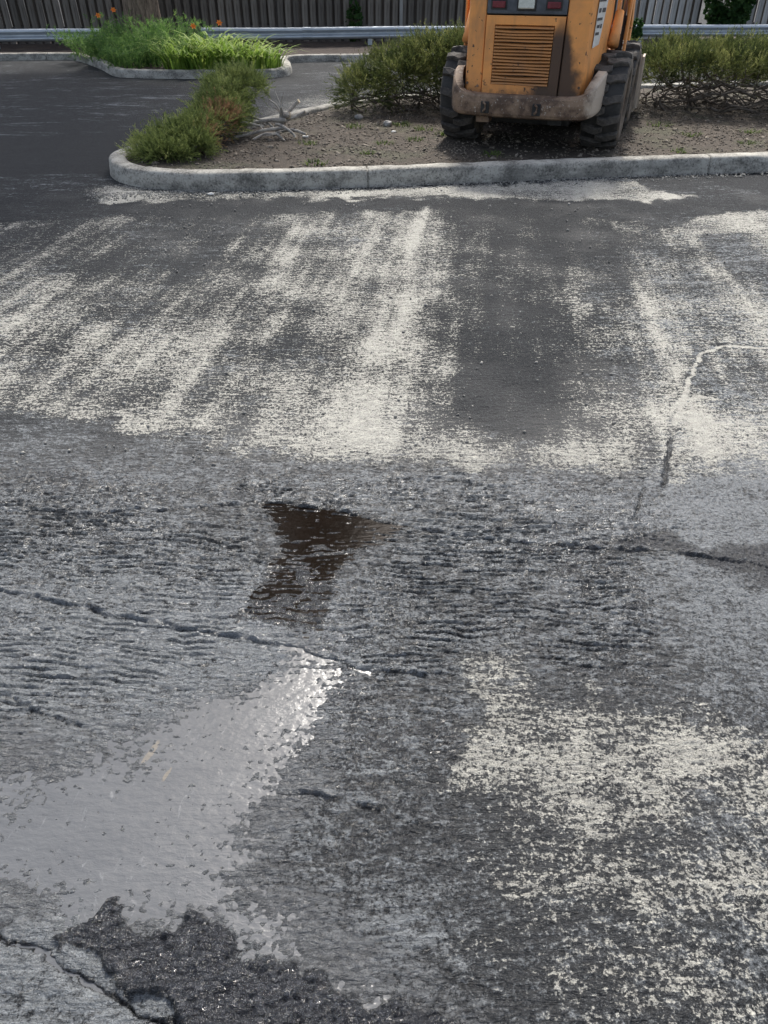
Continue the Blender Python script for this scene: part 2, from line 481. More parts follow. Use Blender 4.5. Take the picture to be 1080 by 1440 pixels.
f2 = t.math('ADD', t.math('ADD', aF, off(g1, .75)), t.math('ADD', t.math('ADD', off(m1, .40), off(aH, .30)), t.math('MULTIPLY', off(n_far, 1.0), t.math('ADD', t.mixf(t.attr('wband'), 1.3, .5), t.math('MULTIPLY', t.attr('far'), 1.6)))))  # aH darkens troughs and lightens ridge tops: groove shade put into the colour
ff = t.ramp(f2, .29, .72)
silt_c = t.mix(n_far, (.075, .080, .087), (.125, .130, .137))
aS = t.math('MULTIPLY', t.attr('silt'), t.ramp(t.math('ADD', off(g1, .9), t.attr('silt')), .30, .75))
dark = t.mix(ff, (.0095, .0118, .0150), (.186, .203, .218))
dark = t.mix(t.math('MULTIPLY', aS, .85), dark, silt_c)
dark = t.mix(aT, dark, t.mix(g1, (.011, .0125, .017), (.040, .045, .056)))
agg = t.ramp(n_fine, .57, .68)
noS = t.math('SUBTRACT', 1.0, t.math('MULTIPLY', aS, .8))
dark = t.mix(t.math('MULTIPLY', t.math('MULTIPLY', agg, .55), noS), dark, (.25, .265, .275))
dark = t.mix(t.math('MULTIPLY', t.math('MULTIPLY', t.ramp(n_fine, .46, .36), .75), noS), dark, (.008, .008, .010))
palec = t.mix(m1, (.34, .336, .308), (.53, .522, .468))
palec = t.mix(t.math('MULTIPLY', t.ramp(n_fine, .50, .38), .75), palec, (.10, .10, .098))
col = t.mix(pf, dark, palec)
rr = t.mixf(aW, .85, .13)
rr = t.math('MAXIMUM', t.math('ADD', rr, off(g1, .22)), .10)
rr = t.mixf(pf, rr, .92)
aR, aB = t.attr('rpass'), t.attr('wband')
r_h = t.ramp(t.noise((30, 100, 30), 6, .62, loc=(3, 3, 0), dist=.5), .38, .62)          # thin scalloped ripples across
r_v = t.ramp(t.noise((75, 62, 30), 5, .62, loc=(8, 3, 0), dist=.3), .36, .64)
r_m = t.mixf(aR, r_h, r_v)
r_m = t.math('MULTIPLY', r_m, t.mixf(aB, .25, 1.0))
b1 = t.bump(n_fine, .8, .003)
b2 = t.bump(n_grain, 1.0, .010, b1)
b2 = t.bump(r_m, 1.0, .0045, b2)
t.out(col, rr, b2, spec=t.mixf(aW, .2, .85))
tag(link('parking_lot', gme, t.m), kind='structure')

# ------------------------------------------------------------------ puddles (flat water sheets that the relief pokes through)
def sheet(name, poly, z, step, amp, fr, seed, mat, grow=.05):
    bb = np.array(poly)
    xs = np.arange(bb[:, 0].min() - .15, bb[:, 0].max() + .15, step); ys = np.arange(bb[:, 1].min() - .15, bb[:, 1].max() + .15, step)
    x, y = np.meshgrid(xs, ys)
    sd = poly_sd(x, y, poly) + grow + amp * fbm(x * fr, y * fr, 4, seed)
    idx = np.arange(x.size).reshape(x.shape)
    q = np.stack([idx[:-1, :-1], idx[:-1, 1:], idx[1:, 1:], idx[1:, :-1]], -1).reshape(-1, 4)
    ok = (sd.ravel()[q] > 0).all(1)
    q = q[ok]
    used, inv = np.unique(q, return_inverse=True)
    v = np.stack([x.ravel(), y.ravel(), np.full(x.size, z)], -1)[used]
    me = np_mesh(name, v, inv.reshape(-1, 4), smooth=True)
    return tag(link(name, me, mat), kind='structure')

t = NT('grey_slurry_water')
n1 = t.noise((5, 9, 5), 5, .6, dist=.6)
n2 = t.noise((32, 13, 20), 6, .68, dist=1.2, rot=(0, 0, R(-38)))
foam = t.math('MULTIPLY', t.ramp(n2, .58, .76), .45)
c = t.mix(n1, (.072, .077, .084), (.112, .117, .124))
c = t.mix(foam, c, (.30, .31, .315))
def spotmask(cx, cy, rx, ry):
    tc = t.node('ShaderNodeTexCoord'); mp = t.node('ShaderNodeMapping')
    mp.vector_type = 'TEXTURE'
    mp.inputs['Location'].default_value = (cx, cy, 0); mp.inputs['Scale'].default_value = (rx, ry, 1)
    mp.inputs['Rotation'].default_value = (0, 0, R(-20))
    t.l.new(tc.outputs['Object'], mp.inputs['Vector'])
    sx = t.node('ShaderNodeSeparateXYZ'); t.l.new(mp.outputs[0], sx.inputs[0])
    d = t.math('ADD', t.math('POWER', sx.outputs[0], 2), t.math('POWER', sx.outputs[1], 2))
    d = t.math('ADD', d, t.math('MULTIPLY', t.math('SUBTRACT', n2, .5), 6.0))
    return t.ramp(d, 1.0, .55)
for cx, cy, rx, ry in ((-.56, 1.0, .008, .03), (-.51, .935, .006, .022)):
    c = t.mix(t.math('MULTIPLY', spotmask(cx, cy, rx, ry), .45), c, (.23, .195, .14))
t.out(c, t.mixf(n1, .10, .22), t.bump(t.noise((30, 60, 20), 5, .6), .35, .006), spec=.5)
slurry_m = t.m
t = NT('crown_toned_water')  # dark brown base stands in for the tree crown mirrored in the pool
t.out(t.mix(t.noise((12, 12, 12), 4), (.0028, .0018, .0012), (.009, .0054, .0035)), .10, t.bump(t.noise((24, 70, 20), 4, .55), .18, .004), spec=.16)
pool_m = t.m
sheet('slurry_puddle', PUDDLE, -.0054, .006, .12, 7, 301, slurry_m, .07)
sheet('brown_pool', BROWN, -.0016, .008, .07, 12, 303, pool_m, .015)

# ------------------------------------------------------------------ materials
M = {}
t = NT('kerb_concrete')
n = t.noise((5, 5, 9), 6, .68); f = t.noise((60, 60, 60), 5, .7, loc=(2, 1, 0)); w_ = t.noise((1.3, 1.3, 5), 4, .6, loc=(5, 1, 0))
m = t.math('ADD', t.math('MULTIPLY', n, .6), t.math('MULTIPLY', f, .4))
c = t.mix(t.ramp(m, .38, .60), (.13, .125, .112), (.43, .415, .37))
c = t.mix(t.math('MULTIPLY', t.ramp(w_, .50, .66), .55), c, (.10, .098, .09))
c = t.mix(t.math('MULTIPLY', t.ramp(f, .42, .34), .8), c, (.055, .053, .05))
M['concrete'] = t.out(c, .93, t.bump(m, .8, .008))
t = NT('bed_soil')
n = t.noise((9, 9, 9), 6, .7); f = t.noise((90, 90, 90), 4, .7, loc=(2, 2, 2))
m = t.math('ADD', t.math('MULTIPLY', n, .5), t.math('MULTIPLY', f, .5))
c = t.mix(t.ramp(m, .36, .62), (.017, .0125, .009), (.080, .063, .047))
c = t.mix(t.math('MULTIPLY', t.ramp(t.noise((1.6, 1.6, 1.6), 4, .6, loc=(5, 5, 5)), .5, .68), .30), c, (.055, .075, .03))
c = t.mix(t.math('MULTIPLY', t.ramp(f, .64, .70), .6), c, (.26, .24, .20))
M['soil'] = t.out(c, .95, t.bump(m, .9, .02))
M['mulch'] = simple('dark_mulch', (.018, .012, .009), (.055, .038, .030), 20, .95, .02, .8)
M['chip'] = simple('bark_chip', (.03, .022, .016), (.27, .235, .19), 42, .9, .002, lo=.40, hi=.62)
M['grit'] = simple('pavement_grit', (.10, .10, .095), (.38, .37, .34), 14, .9, .002)
M['galv'] = simple('galvanised_steel', (.36, .41, .46), (.52, .57, .61), 3, .45, .001, .15, metal=.55, stretch=(1, 6, 6))
def wood(name, a, b):
    t = NT(name)
    oi = t.node('ShaderNodeObjectInfo')
    n = t.noise((30, 30, 2.2), 6, .65); n2 = t.noise((4, 4, 1.2), 4, .6, loc=(8, 1, 1))
    m = t.math('ADD', t.math('MULTIPLY', n, .55), t.math('MULTIPLY', n2, .45))
    c = t.mix(t.ramp(m, .34, .66), a, b)
    hv = t.node('ShaderNodeHueSaturation'); t.l.new(c, hv.inputs['Color'])
    t.l.new(t.ramp(oi.outputs['Random'], 0, 1, .62, 1.35, False), hv.inputs['Value'])
    return t.out(hv.outputs[0], .9, t.bump(n, .5, .004))
M['wood'] = wood('shade_toned_fence_wood', (.092, .080, .068), (.205, .185, .16))  # left run: tree shade put into a darker wood tone
M['wood_pale'] = wood('pale_fence_wood', (.27, .265, .25), (.50, .49, .465))  # right runs: same fence, its lit look put into a lighter tone
M['wood_back'] = wood('dark_fence_wood', (.045, .042, .04), (.095, .09, .085))
M['bark'] = simple('tree_bark', (.075, .055, .040), (.27, .205, .15), 6, .95, .03, .9, stretch=(4, 4, .8))
M['twig'] = simple('juniper_wood', (.055, .043, .035), (.17, .145, .12), 22, .9, .003, stretch=(1, 1, 1))
M['dead'] = simple('bleached_dead_wood', (.15, .14, .13), (.44, .41, .36), 18, .9, .003)
M['cut'] = simple('cut_wood_end', (.45, .37, .25), (.62, .53, .38), 40, .85, .001)

def foliage(name, c_dark, c_mid, c_light, rough=.65, extra=None):
    t = NT(name)
    a = t.attr('tone')
    c = t.mix(t.ramp(a, 0, .5, smooth=False), c_dark, c_mid)
    c = t.mix(t.ramp(a, .5, 1.0, smooth=False), c, c_light)
    if extra: c = t.mix(t.attr('dead'), c, extra)
    t.out(c, rough, spec=.25)
    tr = t.node('ShaderNodeBsdfTranslucent'); t.l.new(c, tr.inputs['Color'])
    ms = t.node('ShaderNodeMixShader'); ms.inputs[0].default_value = .42
    t.l.new(t.bsdf.outputs[0], ms.inputs[1]); t.l.new(tr.outputs[0], ms.inputs[2])
    t.l.new(ms.outputs[0], t.n['Material Output'].inputs['Surface'])
    return t.m
M['juniper'] = foliage('juniper_needles', (.075, .105, .035), (.21, .26, .08), (.42, .45, .18), extra=(.30, .18, .10))
M['juniper_gold'] = foliage('juniper_needles_olive', (.030, .048, .018), (.105, .128, .040), (.30, .31, .115), extra=(.22, .14, .06))
M['lily'] = foliage('daylily_leaf', (.08, .15, .025), (.22, .34, .06), (.45, .54, .14))
M['lily_dark'] = foliage('feathery_leaf', (.045, .10, .03), (.11, .21, .055), (.26, .38, .11))
M['ivy'] = foliage('ivy_leaf', (.015, .045, .012), (.035, .085, .022), (.07, .13, .035))
M['weed'] = foliage('weed_leaf', (.04, .07, .02), (.09, .13, .035), (.20, .23, .085))
M['crown'] = foliage('tree_leaf', (.02, .04, .012), (.04, .075, .02), (.08, .12, .035))
M['petal'] = simple('orange_petal', (.75, .19, .02), (.85, .32, .06), 20, .6, .001)

# ------------------------------------------------------------------ kerbs and beds
def kerb(name, pts, closed, width, height, mat, z0=-.03, round_n=8, seed=0):
    """kerb swept along its outer base line; the bed lies on the left of the direction of travel"""
    path = catmull(pts, round_n, closed)
    P2 = np.array(path)
    # resample
    if closed: P2 = np.vstack([P2, P2[:1]])
    sl = np.r_[0, np.cumsum(np.hypot(*np.diff(P2, axis=0).T))]
    n = int(sl[-1] / .06)
    s = np.linspace(0, sl[-1], n + 1)
    jt = np.arange(1.55, sl[-1] - .2, 3.05)
    s = np.sort(np.concatenate([s] + [jt + d_ for d_ in (-.009, -.005, .005, .009)]))
    jm = (np.abs(s[:, None] - jt[None]).min(1) < .006)
    Q = np.stack([np.interp(s, sl, P2[:, 0]), np.interp(s, sl, P2[:, 1])], -1)
    T = (np.roll(Q, -1, 0) - np.roll(Q, 1, 0)) if closed else np.gradient(Q, axis=0)
    T /= np.linalg.norm(T, axis=1)[:, None] + 1e-9
    N = np.stack([-T[:, 1], T[:, 0]], -1)
    w, hh = width, height
    prof = [(0, z0), (.004, .02), (.010, hh * .55), (.016, hh - .022), (.024, hh - .008), (.040, hh), (w * .5, hh + .003), (w - .03, hh), (w - .012, hh - .008), (w - .004, hh - .025), (w, z0)]
    m = len(prof)
    V = []
    for k, (o, z) in enumerate(prof):
        q = Q + N * o
        j = .018 * jm * (k < 6) + fbm(q[:, 0] * 7 + z * 31, q[:, 1] * 7 + k * .37, 4, seed + 3) * .007 + perlin(q[:, 0] * 25 + k, q[:, 1] * 25, seed + 7) * .004
        chip = np.clip(perlin(q[:, 0] * 4.5, q[:, 1] * 4.5, seed + 9) - .35, 0, 1) * .045 if k in (3, 4, 5) else 0
        V.append(np.stack([q[:, 0] + N[:, 0] * (j + chip), q[:, 1] + N[:, 1] * (j + chip), z + (j * .7 - chip * .5 if z > 0 else 0) + 0 * q[:, 0] - (.02 * jm if z > 0 else 0)], -1))
    V = np.stack(V, 1)                      # n,m,3
    nn = len(Q)
    idx = np.arange(nn * m).reshape(nn, m)
    a = idx if not closed else np.vstack([idx, idx[:1]])
    F = np.stack([a[:-1, :-1], a[1:, :-1], a[1:, 1:], a[:-1, 1:]], -1).reshape(-1, 4)
    me = np_mesh(name, V.reshape(-1, 3), F, smooth=True)
    return tag(link(name, me, mat), kind='structure'), Q + N * (w - .01)

ISLAND = [(9.5, 12.3), (5.5, 11.9), (2.5, 11.35), (.6, 10.8), (-.57, 9.98), (-1.2, 9.1), (-1.68, 8.35), (-2.25, 7.60), (-2.47, 7.12), (-2.38, 6.70), (-2.12, 6.40), (-1.75, 6.27), (-1.4, 6.24),
          (-.24, 6.35), (.97, 6.54), (2.25, 6.75), (3.44, 6.92), (6, 7.3), (9.5, 7.85)]
_, isl_in = kerb('island_kerb', ISLAND, False, .17, .135, M['concrete'], seed=1)
STRIP = [(-14, 15.1), (-9, 15.62), (-7.3, 15.85), (-6.1, 15.92), (-5.75, 15.75), (-4.97, 14.57), (-4.45, 13.62), (-4.1, 13.36), (-3.3, 13.24), (-2.2, 13.28), (-1.72, 13.42), (-1.55, 13.85), (-1.62, 14.6), (-1.75, 15.2),
         (-1.55, 15.55), (-.26, 15.72), (7.84, 16.25), (14, 16.7)]
_, strip_in = kerb('fence_strip_kerb', STRIP, False, .17, .115, M['concrete'], seed=5)

def bed(name, poly, step, zf, mat, seed):
    bb = np.array(poly)
    xs = np.arange(bb[:, 0].min(), bb[:, 0].max() + step, step); ys = np.arange(bb[:, 1].min(), bb[:, 1].max() + step, step)
    x, y = np.meshgrid(xs, ys)
    sd = poly_sd(x, y, [tuple(p) for p in poly[::3]] if len(poly) > 150 else [tuple(p) for p in poly])
    idx = np.arange(x.size).reshape(x.shape)
    q = np.stack([idx[:-1, :-1], idx[:-1, 1:], idx[1:, 1:], idx[1:, :-1]], -1).reshape(-1, 4)
    q = q[(sd.ravel()[q] > -step * 1.3).all(1)]
    z = zf(x, y, sd)
    used, inv = np.unique(q, return_inverse=True)
    v = np.stack([x, y, z], -1).reshape(-1, 3)[used]
    return tag(link(name, np_mesh(name, v, inv.reshape(-1, 4), smooth=True), mat), kind='structure')

def isl_z(x, y, sd=None):
    x = np.asarray(x, dtype=np.float64); y = np.asarray(y, dtype=np.float64)
    base = .105 + .020 * fbm(x * 1.3, y * 1.3, 3, 401) + .012 * fbm(x * 9, y * 9, 3, 403)
    if sd is not None: base = base - .03 * sstep(.08, -.05, sd)
    return base
def bedz(x, y): return float(isl_z(np.array([x]), np.array([y]))[0])
bed('planting_bed', np.vstack([isl_in, [(9.5, 8.2), (9.5, 11.8)]]), .035, isl_z, M['soil'], 1)
def strip_z(x, y, sd=None):
    b = .085 + .05 * sstep(15.9, 17.2, np.asarray(y, dtype=np.float64)) + .02 * fbm(np.asarray(x) * 4, np.asarray(y) * 4, 3, 411)
    return b if sd is None else b - .03 * sstep(.1, -.1, sd)
bed('mulch_strip', np.vstack([strip_in[::4], [(14, 21), (-14, 21)]]), .12, strip_z, M['mulch'], 2)

# loose chips on the beds and grit in the gutter (uncountable)
def scatter(name, label, cat, pts, sizes, mat, seed, flat=.45):
    r = np.random.default_rng(seed)
    n = len(pts)
    base = np.array([(-1, -1, -1), (1, -1, -1), (1, 1, -1), (-1, 1, -1), (-.7, -.6, 1), (.6, -.7, 1), (.7, .6, 1), (-.6, .7, 1)], dtype=float)
    F0 = np.array([(0, 3, 2, 1), (4, 5, 6, 7), (0, 1, 5, 4), (1, 2, 6, 5), (2, 3, 7, 6), (3, 0, 4, 7)])
    V = np.zeros((n, 8, 3))
    a = r.uniform(0, 6.28, n); tl = r.uniform(-.5, .5, n)
    sx = sizes * r.uniform(.7, 1.8, n); sy = sizes * r.uniform(.4, 1.0, n); sz = sizes * flat * r.uniform(.5, 1.2, n)
    b = base[None] * np.stack([sx, sy, sz], -1)[:, None] * r.uniform(.7, 1.2, (n, 8, 3))
    z = b[..., 2] * np.cos(tl)[:, None] + b[..., 0] * np.sin(tl)[:, None]
    x = b[..., 0] * np.cos(tl)[:, None] - b[..., 2] * np.sin(tl)[:, None]
    V[..., 0] = x * np.cos(a)[:, None] - b[..., 1] * np.sin(a)[:, None] + pts[:, None, 0]
    V[..., 1] = x * np.sin(a)[:, None] + b[..., 1] * np.cos(a)[:, None] + pts[:, None, 1]
    V[..., 2] = z + pts[:, None, 2]
    F = (F0[None] + (np.arange(n) * 8)[:, None, None]).reshape(-1, 4)
    o = link(name, np_mesh(name, V.reshape(-1, 3), F), mat)
    return tag(o, label, cat, kind='stuff')

rg = np.random.default_rng(5)
px = rg.uniform(-2.3, 6.5, 26000); py = rg.uniform(6.3, 11, 26000)
ip = [tuple(p) for p in np.vstack([isl_in, [(9.5, 8.2), (9.5, 11.8)]])[::4]]
k = (poly_sd(px, py, ip) > .03) & (rg.random(26000) < .35 + .65 * sstep(-.2, .2, fbm(px * 2, py * 2, 2, 7)))
px, py = px[k], py[k]
scatter('bark_chips', 'scattered brown bark chips and crumbs covering the planting bed', 'mulch', np.stack([px, py, isl_z(px, py) + .004], -1), rg.uniform(.004, .011, len(px)) * (1 + 1.4 * (rg.random(len(px)) < .06)), M['chip'], 3)
gx_ = rg.uniform(-2.4, 6, 5200); gy_ = 6.29 + .145 * (gx_ + 1.4) - np.abs(rg.normal(0, .11, 5200))
gx2 = rg.uniform(-1.9, 2.6, 700); gy2 = rg.uniform(2.2, 6.0, 700)
gx_ = np.r_[gx_, gx2]; gy_ = np.r_[gy_, gy2]
scatter('gutter_grit', 'loose grey grit and crumbs lying along the kerb', 'grit', np.stack([gx_, gy_, 0 * gx_ + .004], -1), rg.uniform(.002, .0075, len(gx_)), M['grit'], 4, .8)

# ------------------------------------------------------------------ fence
def fy(x): return 18.25 + .0875 * x
FA = math.atan(.0875)
def fence(name, x0, x1, m_front, m_back, label, lean=0.0, seed=1, posts=()):
    r = random.Random(seed)
    root = empty(name, (x0, fy(x0), .06), FA)
    L = (x1 - x0) / math.cos(FA)
    pk = MB().prism([(-.058, 0), (.058, 0), (.058, 1.72), (.03, 1.78), (-.03, 1.78), (-.058, 1.72)], 'y', -.009, .009).build('picket', m_front, root, bevel=.003, seg=1)
    bk = MB().prism([(-.058, 0), (.058, 0), (.058, 1.72), (.03, 1.78), (-.03, 1.78), (-.058, 1.72)], 'y', -.009, .009).build('back_picket', m_back, root, bevel=.003, seg=1)
    P = .172
    i = 0; x = .08
    while x < L - .05:
        for src, off, y in ((pk, 0, -.030), (bk, P / 2, .075)):
            o = src if i == 0 else src.copy()
            if i: C.objects.link(o); o.parent = root
            o.location = (x + off + r.uniform(-.008, .008), y + r.uniform(-.004, .004), r.uniform(-.02, .02))
            o.rotation_euler = (r.uniform(-.008, .008), lean + r.uniform(-.012, .012), r.uniform(-.03, .03))
        i += 1; x += P
    for z in (.28, 1.02, 1.55):
        MB().box(0, L, -.020, .064, z, z + .085).build('rail', m_back, root, bevel=.004, seg=1)
    for xx in [k * 2.4 for k in range(int(L / 2.4) + 1)]:
        MB().box(xx - .045, xx + .045, .088, .178, -.1, 1.8).build('post', m_back, root, bevel=.005, seg=1)
    for xx in posts:
        MB().box(xx - .035, xx + .035, -.075, -.042, -.05, 1.8).build('trim_board', M['wood_pale'], root, bevel=.004, seg=1)
    tag(root, label, 'fence', 'board fence along the back of the lot')
    return root
fence('wooden_fence', -11.5, 3.6, M['wood'], M['wood_back'], 'weathered picket fence in tree-shade tones running behind the big tree trunk', seed=3, posts=(11.9, 14.4))
fence('wooden_fence', 3.6, 6.95, M['wood_pale'], M['wood_back'], 'picket fence in lit tones beyond the orange loader and junipers', seed=4, lean=-.02)
fence('wooden_fence', 7.95, 13.0, M['wood_pale'], M['wood_back'], 'short end of pale picket fence beyond the ivy clump', seed=6, lean=-.03)

# ------------------------------------------------------------------ guard rails
def guardrail(x0, x1, label, post_xs, z=.235):
    root = empty('guardrail', (x0, 17.3 + .0875 * x0, .1), FA)
    L = (x1 - x0) / math.cos(FA)
    hh = .21
    prof = [(0, 0), (-.035, .012), (-.052, .035), (-.052, .062), (-.012, .085), (-.004, .105), (-.012, .125), (-.052, .148), (-.052, .178), (-.035, .198), (0, .21)]
    z0 = z - .1
    prof = catmull([(a, b) for a, b in prof], 3)
    b = MB()
    nseg = max(2, int(L / .5))
    rows = []
    for i in range(nseg + 1):
        xx = L * i / nseg
        dz = .006 * math.sin(xx * 1.3 + x0); dy = .006 * math.sin(xx * .9 + 2 + x0)
        rows.append([(xx, q[0] + dy, z0 + q[1] + dz) for q in prof] + [(xx, q[0] + dy + .004, z0 + q[1] + dz) for q in reversed(prof)])
    m = len(rows[0]); vs = [v for r_ in rows for v in r_]; fs = []
    for i in range(nseg):
        for k in range(m):
            k2 = (k + 1) % m
            fs.append((i * m + k, i * m + k2, (i + 1) * m + k2, (i + 1) * m + k))
    b.add(vs, fs).build('beam', M['galv'], root, smooth=True)
    for xx in post_xs:
        MB().box(xx - .045, xx + .045, .006, .10, -.25, z0 + .2).build('post', M['galv'], root, bevel=.004, seg=1)
        for zz in (.06, .165):
            MB().tube([(xx, -.02, z0 + zz), (xx, -.062 if zz > .1 else -.062, z0 + zz)], .012, 6).build('bolt', M['galv'], root)
    for xx in [k for k in range(2, int(L), 4)]:
        MB().add([(xx, q[0] - .006 , z0 + q[1] + .001) for q in prof] + [(xx + .16, q[0] - .006, z0 + q[1] + .001) for q in prof],
                 [(k, k + 1, len(prof) + k + 1, len(prof) + k) for k in range(len(prof) - 1)]).build('splice', M['galv'], root, smooth=True)
    tag(root, label, 'guardrail', 'steel guardrails in front of the fence')
guardrail(-12.5, -5.55, 'galvanised steel guardrail ending beside the feathery green plants left of the trunk', [1.0, 4.9])
guardrail(-3.62, 13.5, 'long galvanised steel guardrail running behind the loader and junipers', [.6, 3.35, 6.2, 9.0, 12.0, 15.2], .24)

# ------------------------------------------------------------------ big tree
def tree():
    base = Vector((-4.72, 16.75, .08))
    root = empty('shade_tree', base)
    r = random.Random(8)
    b = MB()
    n = 22; rings = []
    for i, (z, rad) in enumerate([(0, .46), (.12, .40), (.3, .36), (.7, .335), (1.5, .32), (3, .31), (5, .29), (6.5, .26)]):
        ring = []
        for k in range(n):
            a = 2 * math.pi * k / n
            rr = rad * (1 + .07 * math.sin(5 * a + i) * (1.6 if i < 3 else .6) + r.uniform(-.03, .03))
            ring.append((rr * math.cos(a) + .02 * i, rr * math.sin(a), z))
        rings.append(ring)
    vs = [v for q in rings for v in q]
    fs = [(i * n + k, i * n + (k + 1) % n, (i + 1) * n + (k + 1) % n, (i + 1) * n + k) for i in range(len(rings) - 1) for k in range(n)]
    b.add(vs, fs)
    tips = []
    for i in range(11):
        a = 2 * math.pi * i / 11 + r.uniform(-.2, .2); z0 = r.uniform(4.2, 6.4); ln = r.uniform(3.2, 4.6); up = r.uniform(2.5, 8.5)
        p0 = Vector((.1, 0, z0)); p3 = Vector((math.cos(a) * ln, math.sin(a) * ln, z0 + up))
        p1 = p0.lerp(p3, .33) + Vector((0, 0, .4)); p2 = p0.lerp(p3, .66) + Vector((r.uniform(-.3, .3), r.uniform(-.3, .3), .3))
        b.tube([p0, p1, p2, p3], [.16, .11, .07, .02], 7); tips += [p1, p2, p3]
    b.tube([(.1, 0, 6.3), (.2, .1, 9), (.0, .2, 12), (.1, 0, 15.4)], [.25, .17, .1, .02], 8)
    b.build('trunk', M['bark'], root, smooth=True)
    g = np.random.default_rng(3)
    N = 26000
    # clumps through an egg-shaped crown
    nc = 260
    d = g.normal(size=(nc, 3)); d /= np.linalg.norm(d, axis=1)[:, None]
    rr = g.uniform(.45, 1.0, nc) ** .6
    cc = d * rr[:, None] * np.array([3.9, 3.9, 5.6]) + np.array([.6, 0, 10.6])
    ci = g.integers(0, nc, N)
    P_ = cc[ci] + g.normal(0, .42, (N, 3))
    u = g.normal(size=(N, 3)); u /= np.linalg.norm(u, axis=1)[:, None]
    w = np.cross(u, g.normal(size=(N, 3))); w /= np.linalg.norm(w, axis=1)[:, None]
    s = g.uniform(.07, .15, N)[:, None]
    V = np.stack([P_ - u * s, P_ + w * s * .55, P_ + u * s, P_ - w * s * .55], 1).reshape(-1, 3)
    tone = np.repeat(np.clip(g.normal(.45, .2, N) + g.normal(0, .15, nc)[ci], 0, 1), 4)
    link('crown', np_mesh('crown', V, np.arange(4 * N).reshape(-1, 4), dict(tone=tone)), M['crown'], root)
    tag(root, 'large tree with thick brown trunk rising from the plants before the fence', 'tree')
tree()

# ------------------------------------------------------------------ junipers
def sprigs(P_, D, L, g, needles=9, spread=.55, nl=.045, nw=.0055):
    """thin needle triangles along short curved shoots"""
    n = len(P_)
    D = D / (np.linalg.norm(D, axis=1)[:, None] + 1e-9)
    A = np.cross(D, g.normal(size=(n, 3))); A /= np.linalg.norm(A, axis=1)[:, None] + 1e-9
    B = np.cross(D, A)
    V = []
    for k in range(needles):
        t = (k + .5) / needles
        th = k * 2.4 + g.uniform(0, 1, n)
        o = (A * np.cos(th)[:, None] + B * np.sin(th)[:, None])
        p0 = P_ + D * (L * t)[:, None] + np.array([0, 0, -1]) * (L * t * t * .15)[:, None]
        ln = nl * g.uniform(.7, 1.4, n) * (1.15 - .4 * t)
        dr = D + o * spread
        dr /= np.linalg.norm(dr, axis=1)[:, None]
        sd = np.cross(dr, g.normal(size=(n, 3))); sd /= np.linalg.norm(sd, axis=1)[:, None] + 1e-9
        V.append(np.stack([p0 - sd * nw, p0 + sd * nw, p0 + dr * ln[:, None]], 1))
    V = np.stack(V, 1).reshape(-1, 3)
    return V

